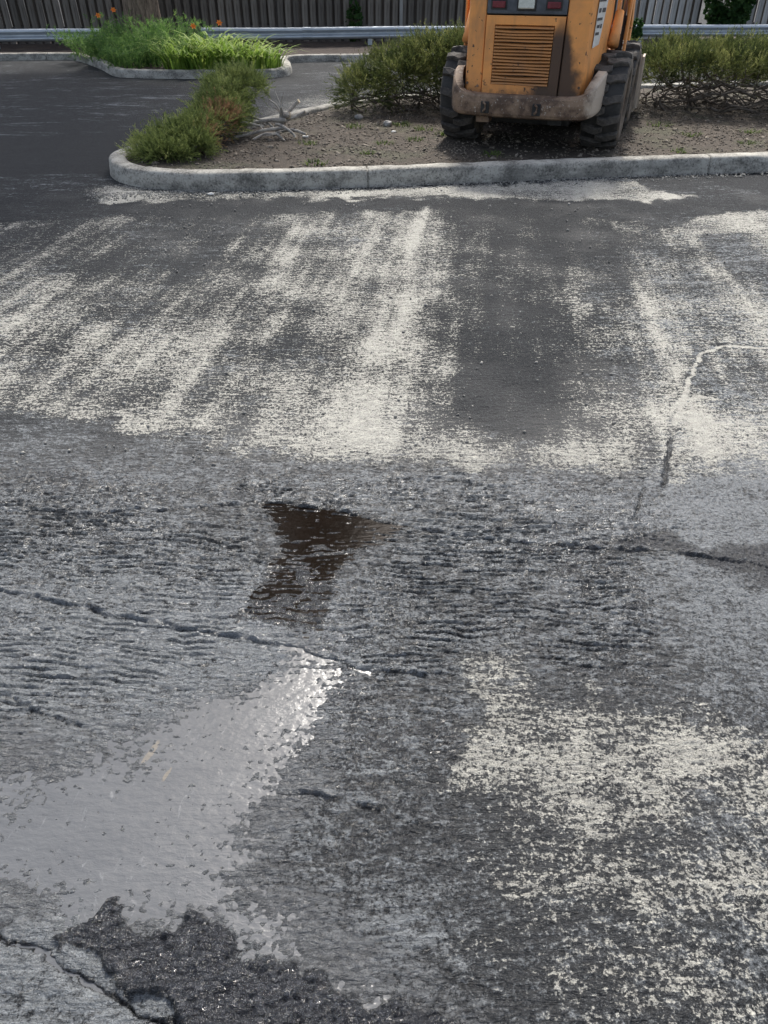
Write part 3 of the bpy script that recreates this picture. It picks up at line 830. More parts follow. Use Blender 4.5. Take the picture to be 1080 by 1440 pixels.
def juniper(label, base, blobs, n, mat, seed, twigs=26, droop=.2, deadspots=(), group='juniper shrubs on the island bed', under=.25, zcut=-.35, bare=0, nl=.034, nw=.0045, scale=1.0):
    g = np.random.default_rng(seed); r = random.Random(seed)
    bz = bedz(base[0], base[1]) - .02
    root = empty('juniper_shrub', (base[0], base[1], bz))
    root.scale = (scale, scale, scale)
    b = np.array(blobs, dtype=float)          # cx,cy,cz,rx,ry,rz relative to base
    vol = b[:, 3] * b[:, 4] + b[:, 3] * b[:, 5]
    bi = g.choice(len(b), n, p=vol / vol.sum())
    d = g.normal(size=(n, 3)); d /= np.linalg.norm(d, axis=1)[:, None]
    d[:, 2] = np.where(d[:, 2] < zcut, -d[:, 2], d[:, 2])
    inner = g.random(n) < under
    rad = np.where(inner, g.uniform(.45, .85, n), g.uniform(.86, 1.06, n))
    c = b[bi, :3]; rr = b[bi, 3:]
    lump = 1 + .40 * perlin(d[:, 0] * 3 + bi * 7.3, d[:, 1] * 3 + d[:, 2] * 2, seed)
    P_ = c + d * rr * (rad * lump)[:, None]
    P_[:, 2] = np.maximum(P_[:, 2], .015)
    D = d / rr * rr.mean() + np.array([0, 0, .55]) + g.normal(0, .45, (n, 3)) + np.array([0, 0, -droop])
    L = g.uniform(.05, .13, n) * (1 + .8 * (g.random(n) < .25))
    # holes: drop shoots in patches so that the inside shows
    keep = (perlin(P_[:, 0] * 5, P_[:, 1] * 5 + P_[:, 2] * 6, seed + 5) > -.28) | inner
    P_, D, L, d, inner = P_[keep], D[keep], L[keep], d[keep], inner[keep]
    nd = 9
    V = sprigs(P_, D, L, g, nd, .6, nl, nw)
    tone = np.clip(.42 + .20 * perlin(P_[:, 0] * 4, P_[:, 1] * 4 + P_[:, 2] * 5, seed + 2) * 2 + g.normal(0, .16, len(P_)), 0, 1)
    dead = np.zeros(len(P_))
    for (sx, sy, sz, sr) in deadspots:
        q = np.linalg.norm(P_ - np.array([sx, sy, sz]), axis=1)
        dead = np.maximum(dead, sstep(sr * 1.25, sr * .6, q + g.normal(0, .05, len(P_))))
    me = np_mesh('foliage', V, np.arange(len(V)).reshape(-1, 3), dict(tone=np.repeat(tone, nd * 3), dead=np.repeat(dead, nd * 3)))
    link('foliage', me, mat, root)
    tw = MB()
    ctr = Vector((0, 0, 0))
    for i in range(twigs):
        k = r.choices(range(len(blobs)), weights=list(vol))[0]
        bb = blobs[k]
        a = r.uniform(0, 2 * math.pi); e = r.uniform(-.25, .8)
        tip = Vector((bb[0] + bb[3] * .8 * math.cos(a) * math.cos(e), bb[1] + bb[4] * .8 * math.sin(a) * math.cos(e), max(.03, bb[2] + bb[5] * .75 * math.sin(e))))
        root_p = Vector((bb[0] * .75 + r.uniform(-.15, .15), bb[1] * .75 + r.uniform(-.1, .1), .01))
        m1 = root_p.lerp(tip, .35) + Vector((r.uniform(-.08, .08), r.uniform(-.08, .08), r.uniform(-.02, .06)))
        m2 = root_p.lerp(tip, .7) + Vector((r.uniform(-.08, .08), r.uniform(-.08, .08), r.uniform(-.02, .06)))
        m1.z = max(m1.z, .02); m2.z = max(m2.z, .02)
        w = r.uniform(.007, .016)
        tw.tube(catmull([tuple(root_p), tuple(m1), tuple(m2), tuple(tip)], 3), [w * (1 - .085 * j) for j in range(10)], 5)
    tw.build('stem', M['twig'], root, smooth=True)
    for i in range(bare):                     # bare grey branches hanging below the foliage, each one a part
        k = r.randrange(len(blobs)); bb = blobs[k]
        x0 = bb[0] + r.uniform(-.6, .6) * bb[3]; y0 = bb[1] - bb[4] * r.uniform(.3, .9)
        p = [Vector((x0, y0 + r.uniform(.05, .6), r.uniform(.02, .26)))]
        ang = r.choice((0, math.pi)) + r.uniform(-.7, .7)
        for s_ in range(5):
            ang += r.uniform(-.5, .5)
            p.append(p[-1] + Vector((math.cos(ang) * .15, -abs(math.sin(ang)) * .05, r.uniform(-.05, .075))))
            p[-1].z = max(.02, p[-1].z); p[-1].x = min(max(p[-1].x, blobs[0][0] - blobs[0][3] * .55), 99)
        w = r.uniform(.006, .017)
        q = MB().tube(catmull([tuple(v) for v in p], 2), [w * (1 - .075 * j) for j in range(11)], 5)
        for s_ in range(3):
            a0 = p[r.randrange(1, 5)]; dv = Vector((r.uniform(-1, 1), r.uniform(-.7, .3), r.uniform(-.1, .9))).normalized() * r.uniform(.10, .22)
            q.tube([a0, a0 + dv * .5 + Vector((0, 0, .02)), a0 + dv], [w * .5, w * .38, w * .15], 4)
        q.build('branch', M['twig'], root, smooth=True)
    tag(root, label, 'shrub', group)
    return root

juniper('low green juniper spilling over the rounded kerb nose of the island', (-1.86, 7.06),
        [(-.15, -.05, .08, .27, .30, .12), (.05, .14, .14, .28, .30, .15), (-.04, -.24, .07, .24, .20, .09), (.18, -.02, .10, .20, .24, .12), (.22, .30, .20, .16, .2, .13)], 5200, M['juniper'], 21,
        deadspots=[(.40, .14, .20, .13)], scale=.84)
juniper('upright juniper with a brown dead patch behind the low green one', (-1.62, 7.75),
        [(.0, .0, .17, .24, .30, .18), (.05, .35, .28, .24, .30, .18), (.12, .75, .42, .30, .30, .12)], 4600, M['juniper'], 22,
        deadspots=[(.08, -.12, .24, .14), (.12, -.26, .10, .10)], scale=.92)
juniper('spreading olive juniper with bare lower stems left of the orange loader', (.55, 9.4),
        [(-.75, .0, .20, .30, .4, .24), (-.35, .1, .36, .45, .5, .24), (.15, .2, .50, .50, .5, .22), (.65, .3, .56, .5, .5, .2), (.1, .7, .25, .8, .3, .25)], 9500, M['juniper_gold'], 23, twigs=22, zcut=-.45, bare=34)
juniper('dense olive juniper hidden partly behind the orange loader', (2.1, 10.1),
        [(-.6, .0, .40, .5, .5, .26), (.0, .1, .40, .6, .5, .24), (.6, .0, .38, .5, .5, .24)], 3600, M['juniper_gold'], 24, twigs=30, zcut=-.1)
juniper('long yellow green juniper right of the loader with bare branches below', (4.3, 9.35),
        [(-.9, .15, .46, .55, .5, .20), (-.25, .1, .48, .6, .5, .19), (.45, .05, .46, .6, .5, .21), (1.1, -.05, .48, .6, .5, .23), (1.8, .0, .48, .6, .5, .22), (-.5, .75, .24, .8, .3, .26), (.9, .75, .24, .9, .3, .26)], 14500, M['juniper_gold'], 25, twigs=18, zcut=-.12, bare=120)

# ------------------------------------------------------------------ cut dead branches
def dead_pile():
    r = random.Random(5)
    bx, by = -1.08, 7.85
    root = empty('cut_branch_pile', (bx, by, bedz(bx, by)))
    spec = [((.12, .0, .16), (-.42, .05, .06), .022), ((.10, -.05, .10), (-.38, -.12, .03), .018), ((.05, .06, .10), (.24, .16, .30), .026), ((.07, .02, .06), (.32, -.10, .05), .020),
            ((.02, .0, .12), (.22, -.16, .03), .018), ((.10, .05, .14), (-.05, .12, .32), .012), ((.0, .0, .08), (-.30, .18, .20), .014), ((.05, -.05, .05), (-.18, -.24, .03), .016),
            ((-.1, 0, .1), (-.52, -.02, .14), .012), ((.0, .05, .05), (.30, .08, .22), .020), ((-.15, .02, .1), (-.40, .22, .10), .010), ((.0, -.1, .04), (.12, -.22, .02), .013),
            ((-.2, 0, .05), (-.5, -.15, .05), .011), ((.1, 0, .2), (.02, .1, .40), .007), ((-.1, .1, .1), (-.35, .3, .26), .008), ((.06, .02, .13), (.14, .06, .19), .045)]
    for i, (a, b_, w) in enumerate(spec):
        a = Vector(a); b_ = Vector(b_)
        m1 = a.lerp(b_, .35) + Vector((r.uniform(-.03, .03), r.uniform(-.03, .03), r.uniform(0, .035)))
        m2 = a.lerp(b_, .7) + Vector((r.uniform(-.03, .03), r.uniform(-.03, .03), r.uniform(0, .03)))
        pts = catmull([tuple(a), tuple(m1), tuple(m2), tuple(b_)], 3)
        q = MB().tube(pts, [w * .8 * (1.1 - .04 * j + r.uniform(-.05, .05)) for j in range(10)], 8)
        if i % 2:
            d = Vector((r.uniform(-1, 1), r.uniform(-1, 1), r.uniform(-.2, .6))).normalized() * .14
            q.tube([m1, m1 + d * .5, m1 + d], [w * .5, w * .4, w * .2], 5)
        o = q.build('branch', M['dead'], root, smooth=False)
        if i in (0, 2, 3, 4, 9, 15):
            e = Vector(pts[-1]); d = (e - Vector(pts[-2])).normalized()
            MB().tube([e - d * .001, e + d * .004], w * .76, 8).build('cut_end', M['cut'], o)
    tag(root, 'pile of bleached cut juniper branches lying beside the brown dead patch', 'branches')
dead_pile()

# ------------------------------------------------------------------ blade plants
def blades(g, n, rx, ry, hmin, hmax, wid, arch, seg=5):
    V = []; T = []
    for i in range(n):
        a = g.uniform(0, 2 * math.pi); rr = math.sqrt(g.random())
        bx, by = rx * rr * .5 * math.cos(a), ry * rr * .5 * math.sin(a)
        da = a + g.normal(0, .5); ln = g.uniform(hmin, hmax); out = arch * g.uniform(.4, 1.25) * ln
        tn = float(np.clip(g.normal(.5, .2), 0, 1))
        w = wid * g.uniform(.7, 1.2)
        sx, sy = -math.sin(da), math.cos(da)
        row = []
        for k in range(seg + 1):
            t_ = k / seg
            o = out * t_ ** 1.7
            z = ln * (t_ - .52 * arch * t_ ** 3 * 1.2)
            ww = w * (1 - t_ ** 2.2) + .0008
            cx, cy = bx + math.cos(da) * o, by + math.sin(da) * o
            row.append(((cx - sx * ww, cy - sy * ww, max(z, .0)), (cx + sx * ww, cy + sy * ww, max(z, .0))))
        for k in range(seg):
            V += [row[k][0], row[k][1], row[k + 1][1], row[k + 1][0]]
            T += [min(1, max(0, tn + .2 * (k / seg - .4)))] * 4
    return np.array(V), np.array(T)

def flower(parent, p):
    b = MB()
    for k in range(6):
        a = k * math.pi / 3
        c, s = math.cos(a), math.sin(a)
        b.add([(0, 0, 0), (c * .03 - s * .018, s * .03 + c * .018, .035), (c * .062, s * .062, .038), (c * .03 + s * .018, s * .03 - c * .018, .035)], [(0, 1, 2, 3)])
    o = b.build('flower', M['petal'], parent)
    o.location = p; o.rotation_euler = (R(55), 0, .4)
    o.scale = (.9, .9, .9)

def lily(x, y, label, seed, kind, n=120, hh=(.35, .55), rx=.55, ry=.5, flowers=(), cat='plant', group=None, wid=.011, arch=.75):
    g = np.random.default_rng(seed)
    z = float(strip_z(np.array([x]), np.array([y]))[0])
    root = empty('daylily_plant' if kind == 'lily' else 'feathery_plant', (x, y, z - .01))
    V, T = blades(g, n, rx, ry, hh[0], hh[1], wid, arch)
    if kind != 'lily':       # many fine side leaflets along arching stems
        m = len(V) // 4
        mid = V.reshape(-1, 4, 3).mean(1)
        P_ = np.repeat(mid, 2, 0) + g.normal(0, .02, (2 * m, 3)); P_[:, 2] = np.maximum(P_[:, 2], .02)
        D = g.normal(0, .6, (2 * m, 3)) + np.array([0, 0, .7])
        S_ = sprigs(P_, D, g.uniform(.05, .11, len(P_)), g, 5, .8, .06, .006)
        V4 = S_.reshape(-1, 3, 3); V4 = np.concatenate([V4, V4[:, 2:3]], 1)
        tn = np.repeat(np.clip(g.normal(.45, .2, len(P_)), 0, 1), 5)
        q3 = S_; me3 = np_mesh('leaflets', q3, np.arange(len(q3)).reshape(-1, 3), dict(tone=np.repeat(tn, 3)))
        link('leaflets', me3, M['lily_dark'], root)
    link('leaves', np_mesh('leaves', V, np.arange(len(V)).reshape(-1, 4), dict(tone=T)), M[kind], root)
    for (fx, fy_, fz) in flowers:
        MB().tube([(fx * .4, fy_ * .4, .05), (fx * .8, fy_ * .8, fz * .6), (fx, fy_, fz)], [.005, .004, .003], 5).build('stalk', M['weed_stalk'], root)
        flower(root, (fx, fy_, fz))
    tag(root, label, cat, group)
M['weed_stalk'] = simple('green_stalk', (.07, .12, .03), (.14, .20, .05), 20, .7, .001)
gl = 'daylilies in the kerbed planter'
gf = 'feathery plants round the tree'
fea = [(-5.35, 15.55), (-4.85, 15.0), (-4.30, 14.55), (-4.75, 15.75), (-4.15, 15.35), (-3.75, 14.25), (-3.72, 15.05), (-4.25, 14.0)]
lab_f = ['feathery green plant at the corner below the guardrail end', 'feathery green plant on the kerb bend before the trunk', 'feathery green plant in the middle of the planter front',
         'feathery green plant growing against the tree trunk', 'tall feathery green plant just right of the trunk', 'feathery green plant beside the yellow green daylilies',
         'feathery green plant between trunk and daylilies', 'low feathery green plant at the planter kerb']
for i, (x, y) in enumerate(fea):
    hs = [(.40, .72), (.36, .60), (.45, .80), (.45, .78), (.75, 1.12), (.35, .58), (.55, .92), (.28, .50)][i]
    lily(x, y, lab_f[i], 50 + i, 'lily_dark', 60, hs, .8, .7, group=gf, wid=.008, arch=.7,
         flowers=[(.12, .3, .62), (.40, .35, .70)] if i == 0 else ())
dl = [(-3.35, 13.75), (-2.98, 13.65), (-2.62, 13.72), (-2.25, 13.68), (-1.95, 13.85), (-2.85, 14.15), (-2.4, 14.2), (-3.25, 14.3)]
lab_d = ['yellow green daylily clump next to the feathery plants at the kerb', 'arching daylily clump on the planter kerb, second from the feathery plants', 'bright daylily clump in the middle of the planter kerb',
         'bright arching daylily clump near the planter end', 'daylily clump drooping over the rounded planter end', 'daylily with an orange flower standing above the guardrail edge',
         'daylily clump behind the bright arching one', 'daylily with a faded orange flower behind the front row']
for i, (x, y) in enumerate(dl):
    lily(x, y, lab_d[i], 70 + i, 'lily', 95, [(.45, .78), (.40, .66), (.52, .88), (.42, .70), (.36, .62), (.55, .95), (.45, .80), (.45, .85)][i], .55, .5, wid=.017, arch=.85, group=gl, flowers=[(.12, .1, .60)] if i == 5 else [(.05, .1, .54)] if i == 7 else ())

# small vine shoot on the fence and ivy clump in the fence gap
def leafy(name, label, cat, loc, n, ext, seed, mat, size=.05, group=None):
    g = np.random.default_rng(seed)
    root = empty(name, loc)
    d = g.normal(size=(n, 3)); d /= np.linalg.norm(d, axis=1)[:, None]
    P_ = d * (g.uniform(.3, 1.0, n) ** .5)[:, None] * np.array(ext) + np.array([0, 0, ext[2]])
    P_ *= (1 + .15 * perlin(P_[:, 0] * 4, P_[:, 2] * 4, seed))[:, None]
    P_[:, 2] = np.maximum(P_[:, 2], .01)
    u = g.normal(size=(n, 3)) + np.array([0, -.6, .2]); nrm = u / np.linalg.norm(u, axis=1)[:, None]
    a = np.cross(nrm, g.normal(size=(n, 3))); a /= np.linalg.norm(a, axis=1)[:, None]
    b = np.cross(nrm, a)
    s = size * g.uniform(.6, 1.3, n)[:, None]
    V = np.stack([P_ - a * s, P_ - a * s * .1 + b * s * .7, P_ + a * s, P_ - a * s * .1 - b * s * .7], 1).reshape(-1, 3)
    tone = np.repeat(np.clip(g.normal(.45, .22, n), 0, 1), 4)
    link('leaves', np_mesh('leaves', V, np.arange(4 * n).reshape(-1, 4), dict(tone=tone)), mat, root)
    st = MB(); r = random.Random(seed)
    for i in range(7):
        tip = Vector((r.uniform(-.6, .6) * ext[0], r.uniform(-.5, .5) * ext[1], ext[2] * r.uniform(.9, 1.7)))
        st.tube([(0, 0, 0), tip * .5 + Vector((r.uniform(-.1, .1) * ext[0], 0, 0)), tip], [size * .12, size * .09, size * .04], 5)
    st.build('stem', M['weed_stalk'], root)
    tag(root, label, cat, group)
leafy('ivy_clump', 'dark green ivy clump filling the gap in the pale fence', 'ivy', (7.42, 18.75, .1), 3800, (.56, .3, .95), 31, M['ivy'], .055)
leafy('vine_shoot', 'small dark vine shoot climbing the fence above the long guardrail', 'vine', (-.62, 18.06, .1), 220, (.17, .08, .40), 32, M['ivy'], .05)
leafy('weed_bush', 'leafy green sprig beside the loader, touching the guardrail', 'weed', (5.15, 17.5, .1), 150, (.13, .12, .26), 33, M['ivy'], .05)

# weeds, stones and litter on the bed
weeds = [(.42, 8.30, .06, 'green weed tuft on the bed before the olive juniper'), (.62, 8.0, .05, 'low weed patch left of the loader wheel'), (-.60, 6.72, .055, 'bright green seedling just inside the island kerb'),
         (-.72, 7.55, .05, 'pale weed tuft right of the cut branches'), (-.30, 8.45, .05, 'weed tuft near the grey stone'), (.98, 7.05, .05, 'pale weed stalk before the left loader wheel'),
         (.0, 7.6, .045, 'small weed in the open soil below the stone'), (.30, 7.75, .04, 'tiny weed sprig midway between stone and loader'), (3.1, 8.0, .05, 'weed patch right of the loader wheels'),
         (3.75, 8.15, .05, 'weed patch below the bare branches of the long juniper'), (3.5, 7.6, .04, 'small weed near the kerb right of the loader'), (2.95, 8.55, .06, 'broad leaf weed in the shade right of the loader')]
weeds += [(.20, 8.55, .05, 'weed tuft between the pale stone and the olive juniper stems'), (.78, 8.45, .06, 'weed tuft beside the left tyre of the loader'),
          (-.15, 7.15, .035, 'thin weed in open soil near the kerb, left of the loader'), (2.75, 7.25, .04, 'thin weed at the foot of the right rear tyre'), (4.3, 8.3, .05, 'weed patch at the far end of the bare branches')]
for i, (x, y, s, lb) in enumerate(weeds):
    gw = np.random.default_rng(200 + i)
    root = empty('weed', (x, y, bedz(x, y) - .005))
    V_, T_ = blades(gw, 46, s * 4.2, s * 3.4, s * .6, s * 1.5, .0045, .8, 3)
    link('leaves', np_mesh('leaves', V_, np.arange(len(V_)).reshape(-1, 4), dict(tone=T_)), M['weed'], root)
    tag(root, lb, 'weed', 'weeds on the island bed')
g = np.random.default_rng(77)
def stone(name, label, loc, s, mat, seed, cat='stone', sc=(1, .8, .7), group=None):
    bm = bmesh.new(); bmesh.ops.create_icosphere(bm, subdivisions=2, radius=s)
    for v in bm.verts:
        k = 1 + .35 * mnoise.noise(v.co * (2.2 / s) + Vector((seed, seed * 2, 0)))
        v.co = Vector((v.co.x * sc[0], v.co.y * sc[1], v.co.z * sc[2])) * k
    me = bpy.data.meshes.new(name); bm.to_mesh(me); bm.free()
    o = link(name, me, mat); o.location = loc
    tag(o, label, cat, group)
M['stone'] = simple('pale_stone', (.20, .20, .19), (.42, .41, .39), 25, .9, .004)
M['white'] = simple('white_litter', (.55, .55, .53), (.75, .74, .7), 30, .8, .001)
stone('stone', 'pale grey stone lying on the bed before the olive juniper', (.04, 8.50, bedz(.04, 8.5) + .022), .05, M['stone'], 3)
stone('litter_scrap', 'small white scrap on the soil beside the pale stone', (.10, 8.18, bedz(.1, 8.18) + .01), .02, M['white'], 6, 'litter', (1.3, .8, .5))
stone('litter_scrap', 'white scrap on the soil at the foot of the cut branches', (-.78, 7.88, bedz(-.78, 7.88) + .012), .025, M['white'], 8, 'litter', (1.4, .8, .5))
stone('litter_scrap', 'crumpled pale scrap in the gutter under the kerb nose', (-1.40, 6.12, .008), .018, M['white'], 9, 'litter', (1.5, .8, .6))
stone('stone', 'pale stone at the foot of the olive juniper stems', (-.28, 8.95, bedz(-.28, 8.95) + .02), .045, M['stone'], 12)

# ------------------------------------------------------------------ SKID STEER LOADER
def paint(name, base, soot=False, dirt=.38):
    t = NT(name)
    n = t.noise((3, 3, 3), 6, .65); f = t.noise((26, 26, 26), 5, .65, loc=(3, 3, 1)); g_ = t.noise((9, 9, 2), 4, .6, loc=(1, 6, 1))
    c = t.mix(t.ramp(n, .35, .7), base, tuple(k * .72 + .03 for k in base))
    c = t.mix(t.math('MULTIPLY', t.ramp(g_, .50, .75), dirt), c, (.20, .13, .075))
    chip = t.ramp(t.math('ADD', t.math('MULTIPLY', f, .7), t.math('MULTIPLY', n, .3)), .598, .632)
    c = t.mix(chip, c, (.07, .042, .028))
    if soot:
        tc = t.node('ShaderNodeTexCoord'); sx = t.node('ShaderNodeSeparateXYZ'); t.l.new(tc.outputs['Object'], sx.inputs[0])
        u, z = sx.outputs[0], sx.outputs[2]
        # exhaust soot: broad at the bottom right corner of the door, narrowing upwards along the seam
        du = t.math('SUBTRACT', u, .275)
        wdt = t.ramp(z, .42, 1.05, .27, .03, False)
        q = t.math('DIVIDE', t.math('ABSOLUTE', du), wdt)
        q = t.math('ADD', q, t.math('MULTIPLY', t.math('SUBTRACT', t.noise((7, 7, 7), 5, .6, loc=(2, 8, 8)), .5), 1.3))
        s = t.math('MULTIPLY', t.ramp(q, 1.15, .45), t.ramp(z, 1.06, .86))
        c = t.mix(t.math('MULTIPLY', s, .93), c, (.030, .026, .024))
        low = t.math('MULTIPLY', t.ramp(z, .52, .44), t.ramp(f, .3, .6))
        c = t.mix(t.math('MULTIPLY', low, .6), c, (.11, .075, .05))
    return t.out(c, t.mixf(n, .45, .7), t.bump(f, .12, .003))
ORANGE = (.93, .385, .10)
M['paint'] = paint('orange_machine_paint', ORANGE)
M['paint_soot'] = paint('orange_paint_sooty', ORANGE, soot=True, dirt=.35)
M['louvre'] = paint('dusty_louvre_paint', (.52, .22, .06), dirt=.75)
t = NT('worn_bumper_steel')
n = t.noise((6, 6, 6), 6, .65); f = t.noise((45, 45, 45), 5, .65)
c = t.mix(t.ramp(n, .40, .60), (.095, .058, .038), (.26, .175, .115))
c = t.mix(t.ramp(f, .60, .68), c, (.46, .41, .35))
c = t.mix(t.ramp(f, .38, .30), c, (.05, .035, .028))
tc = t.node('ShaderNodeTexCoord'); sx = t.node('ShaderNodeSeparateXYZ'); t.l.new(tc.outputs['Object'], sx.inputs[0])
right_end = t.ramp(t.math('ADD', sx.outputs[0], t.math('MULTIPLY', t.math('SUBTRACT', n, .5), .25)), .54, .64)  # bumper colour turns lighter towards the right end
c = t.mix(t.math('MULTIPLY', right_end, .75), c, (.55, .47, .38))
M['bumper'] = t.out(c, .7, t.bump(f, .3, .004))
M['tyre'] = simple('dusty_tyre_rubber', (.032, .030, .028), (.105, .094, .083), 14, .85, .003)
M['tyre_side'] = simple('muddy_tyre_sidewall', (.040, .035, .030), (.17, .135, .10), 6, .9, .004)
M['dark'] = simple('dark_machine_steel', (.012, .012, .012), (.04, .038, .035), 8, .7, .003)
M['panel'] = simple('slate_grey_panel', (.050, .056, .066), (.105, .115, .13), 5, .5, .001, .15)
M['red'] = simple('red_lens', (.12, .008, .015), (.20, .02, .03), 12, .25, .001, .1)
M['plate'] = simple('frosted_work_lamp', (.55, .57, .50), (.72, .73, .66), 30, .3, .001, .1)
M['chrome'] = simple('cylinder_rod_steel', (.5, .5, .5), (.65, .65, .65), 4, .3, .001, .1, metal=.8)
M['decal'] = simple('white_decal', (.62, .60, .55), (.76, .75, .71), 9, .5, .001, .1)
M['ink'] = simple('decal_ink', (.03, .03, .035), (.07, .07, .08), 20, .5, .001, .1)
M['glass'] = simple('cab_mesh', (.02, .022, .024), (.035, .036, .038), 30, .4, .001, .1)

YAW = R(-20)
SK = empty('skid_steer_loader', (1.40, 7.68, .115), YAW)
def sk(mb, name, mat, parent=SK, **k): return mb.build(name, mat, parent, **k)
BV = -.50                                   # plane of the rear door
# rear pillars
for s in (-1, 1):
    inner, outer = (-.385, -.545) if s < 0 else (.295, .505)
    sk(MB().prism([(inner, BV + .004), (outer - .02 * s, BV + .004), (outer, BV + .05), (outer + .10 * s, BV + .45), (inner, BV + .45)], 'z', .44, 1.30), 'rear_pillar', M['paint_soot'], bevel=.014, seg=3)
# rear door with a louvre opening
x0, x1, z0, z1 = -.378, .288, .448, 1.020
a0, a1, b0, b1 = -.300, .205, .520, .955
dm = MB()
for yy, fl in ((BV - .012, False), (BV + .022, True)):
    dm.add([(x0, yy, z0), (x1, yy, z0), (x1, yy, z1), (x0, yy, z1), (a0, yy, b0), (a1, yy, b0), (a1, yy, b1), (a0, yy, b1)],
           [(0, 1, 5, 4), (1, 2, 6, 5), (2, 3, 7, 6), (3, 0, 4, 7)])
for i in range(4):
    j = (i + 1) % 4
    dm.f.append((i, j, 8 + j, 8 + i)); dm.f.append((4 + i, 4 + j, 12 + j, 12 + i))
door = sk(dm, 'engine_door', M['paint_soot'], bevel=.004, seg=2)
sk(MB().box(a0 - .02, a1 + .02, BV + .026, BV + .05, b0 - .02, b1 + .02), 'louvre_backing', M['dark'], door)
NS = 18; rs = random.Random(4)
for i in range(NS):
    zc = b0 + (i + .5) * (b1 - b0) / NS
    hgt = (b1 - b0) / NS * .43
    nseg = 7; vs = []
    sag = rs.uniform(-.003, .003) + (.007 if i in (16, 12, 2) else 0)
    for k in range(nseg + 1):
        q = k / nseg
        xx = a0 + .004 + (a1 - a0 - .008) * q
        dz = -sag * math.sin(math.pi * q) + .0015 * math.sin(7 * q + i); dy = .004 * math.sin(math.pi * q * 1.5 + i * .7)
        vs += [(xx, BV - .020 + dy, zc - hgt + dz), (xx, BV - .014 + dy, zc + hgt * .1 + dz), (xx, BV + .016, zc + hgt + dz), (xx, BV + .012, zc + hgt * .55 + dz)]
    fs = []
    for k in range(nseg):
        for e in range(4):
            fs.append((k * 4 + e, k * 4 + (e + 1) % 4, (k + 1) * 4 + (e + 1) % 4, (k + 1) * 4 + e))
    fs += [(0, 1, 2, 3), tuple(nseg * 4 + e for e in (3, 2, 1, 0))]
    sk(MB().add(vs, fs), 'louvre_slat', M['louvre'], door)
for (bx_, bz_) in ((-.515, 1.20), (-.515, .52), (-.42, .50), (-.42, 1.20), (.47, .52), (.47, 1.20), (.335, 1.20)):
    sk(MB().tube([(bx_, BV + .006, bz_), (bx_, BV - .006, bz_)], .011, 8), 'bolt', M['bumper'])
# dark seam filler behind door gaps
sk(MB().box(-.40, .31, BV + .054, BV + .42, .45, 1.26), 'engine_bay', M['dark'])
# light panel
lp = sk(MB().box(-.380, .290, BV - .006, BV + .05, 1.030, 1.240), 'light_panel', M['panel'], bevel=.008, seg=2)
for (l0, l1) in ((-.335, -.225), (.125, .235)):
    tl = sk(MB().box(l0, l1, BV - .022, BV + .004, 1.072, 1.118), 'tail_light', M['red'], lp, bevel=.006, seg=2)
    sk(MB().box(l0 - .012, l1 + .012, BV - .013, BV - .0075, 1.060, 1.130), 'lens_frame', M['dark'], tl)
wlp = sk(MB().box(-.115, .020, BV - .030, BV + .004, 1.068, 1.150), 'work_lamp', M['plate'], lp, bevel=.012, seg=3)
sk(MB().box(-.128, .033, BV - .018, BV - .0075, 1.055, 1.165), 'lamp_housing', M['dark'], wlp, bevel=.008)
# hood
sk(MB().prism([(BV - .01, 1.245), (BV - .01, 1.33), (BV + .08, 1.40), (.25, 1.42), (.25, 1.245)], 'x', -.53, .50), 'hood', M['paint'], bevel=.02, seg=3)
# bumper: lofted, rising and curling forward at both ends
path = [(-.63, .06), (-.675, -.20), (-.665, -.42), (-.60, -.60), (-.45, -.645), (0, -.66), (.45, -.645), (.60, -.60), (.665, -.42), (.675, -.20), (.63, .06)]
zb = [.40, .35, .32, .295, .285, .28, .285, .295, .32, .35, .40]
zt = [.62, .635, .61, .52, .465, .46, .465, .52, .61, .635, .62]
pp = catmull([(a[0], a[1], b_, c_) for a, b_, c_ in zip(path, zb, zt)], 8)
vs = []
for i, (x, y, lo, hi) in enumerate(pp):
    x2, y2 = pp[min(i + 1, len(pp) - 1)][:2]; x3, y3 = pp[max(i - 1, 0)][:2]
    tx_, ty_ = x2 - x3, y2 - y3; L_ = math.hypot(tx_, ty_) + 1e-9
    nx_, ny_ = -ty_ / L_, tx_ / L_              # points inward
    mid = (lo + hi) / 2
    for (o, zz) in ((.035, lo), (.010, lo + .012), (.0, lo + .035), (-.004, mid + .02), (.004, hi - .022), (.018, hi - .003), (.085, hi), (.085, lo)):
        vs.append((x + nx_ * o, y + ny_ * o, zz))
m = 8; fs = []
for i in range(len(pp) - 1):
    for k in range(m):
        fs.append((i * m + k, i * m + (k + 1) % m, (i + 1) * m + (k + 1) % m, (i + 1) * m + k))
fs += [tuple(range(m)), tuple((len(pp) - 1) * m + k for k in range(m - 1, -1, -1))]
bump_o = sk(MB().add(vs, fs), 'bumper', M['bumper'])
sk(MB().box(-.56, .52, -.57, -.46, .405, .447), 'bumper_shelf', M['bumper'], bump_o)
for xx in (-.30, .155):
    sl = sk(MB().box(xx - .036, xx + .036, -.674, -.655, .315, .405), 'tow_slot', M['dark'], bump_o, bevel=.004)
    sk(MB().tube([(xx - .012, -.676, .33), (xx + .006, -.690, .35), (xx + .008, -.690, .385), (xx - .012, -.676, .40)], .010, 6), 'tow_hook', M['bumper'], sl)
# chassis
sk(MB().prism([(-.46, .30), (-.42, .21), (1.35, .21), (1.45, .34), (1.45, .62), (-.46, .62)], 'x', -.44, .42), 'chassis', M['dark'], bevel=.02)
sk(MB().box(-.40, -.28, -.55, -.30, .225, .29), 'belly_bracket', M['bumper'])
sk(MB().box(.24, .36, -.50, -.30, .225, .29), 'belly_bracket', M['dark'])
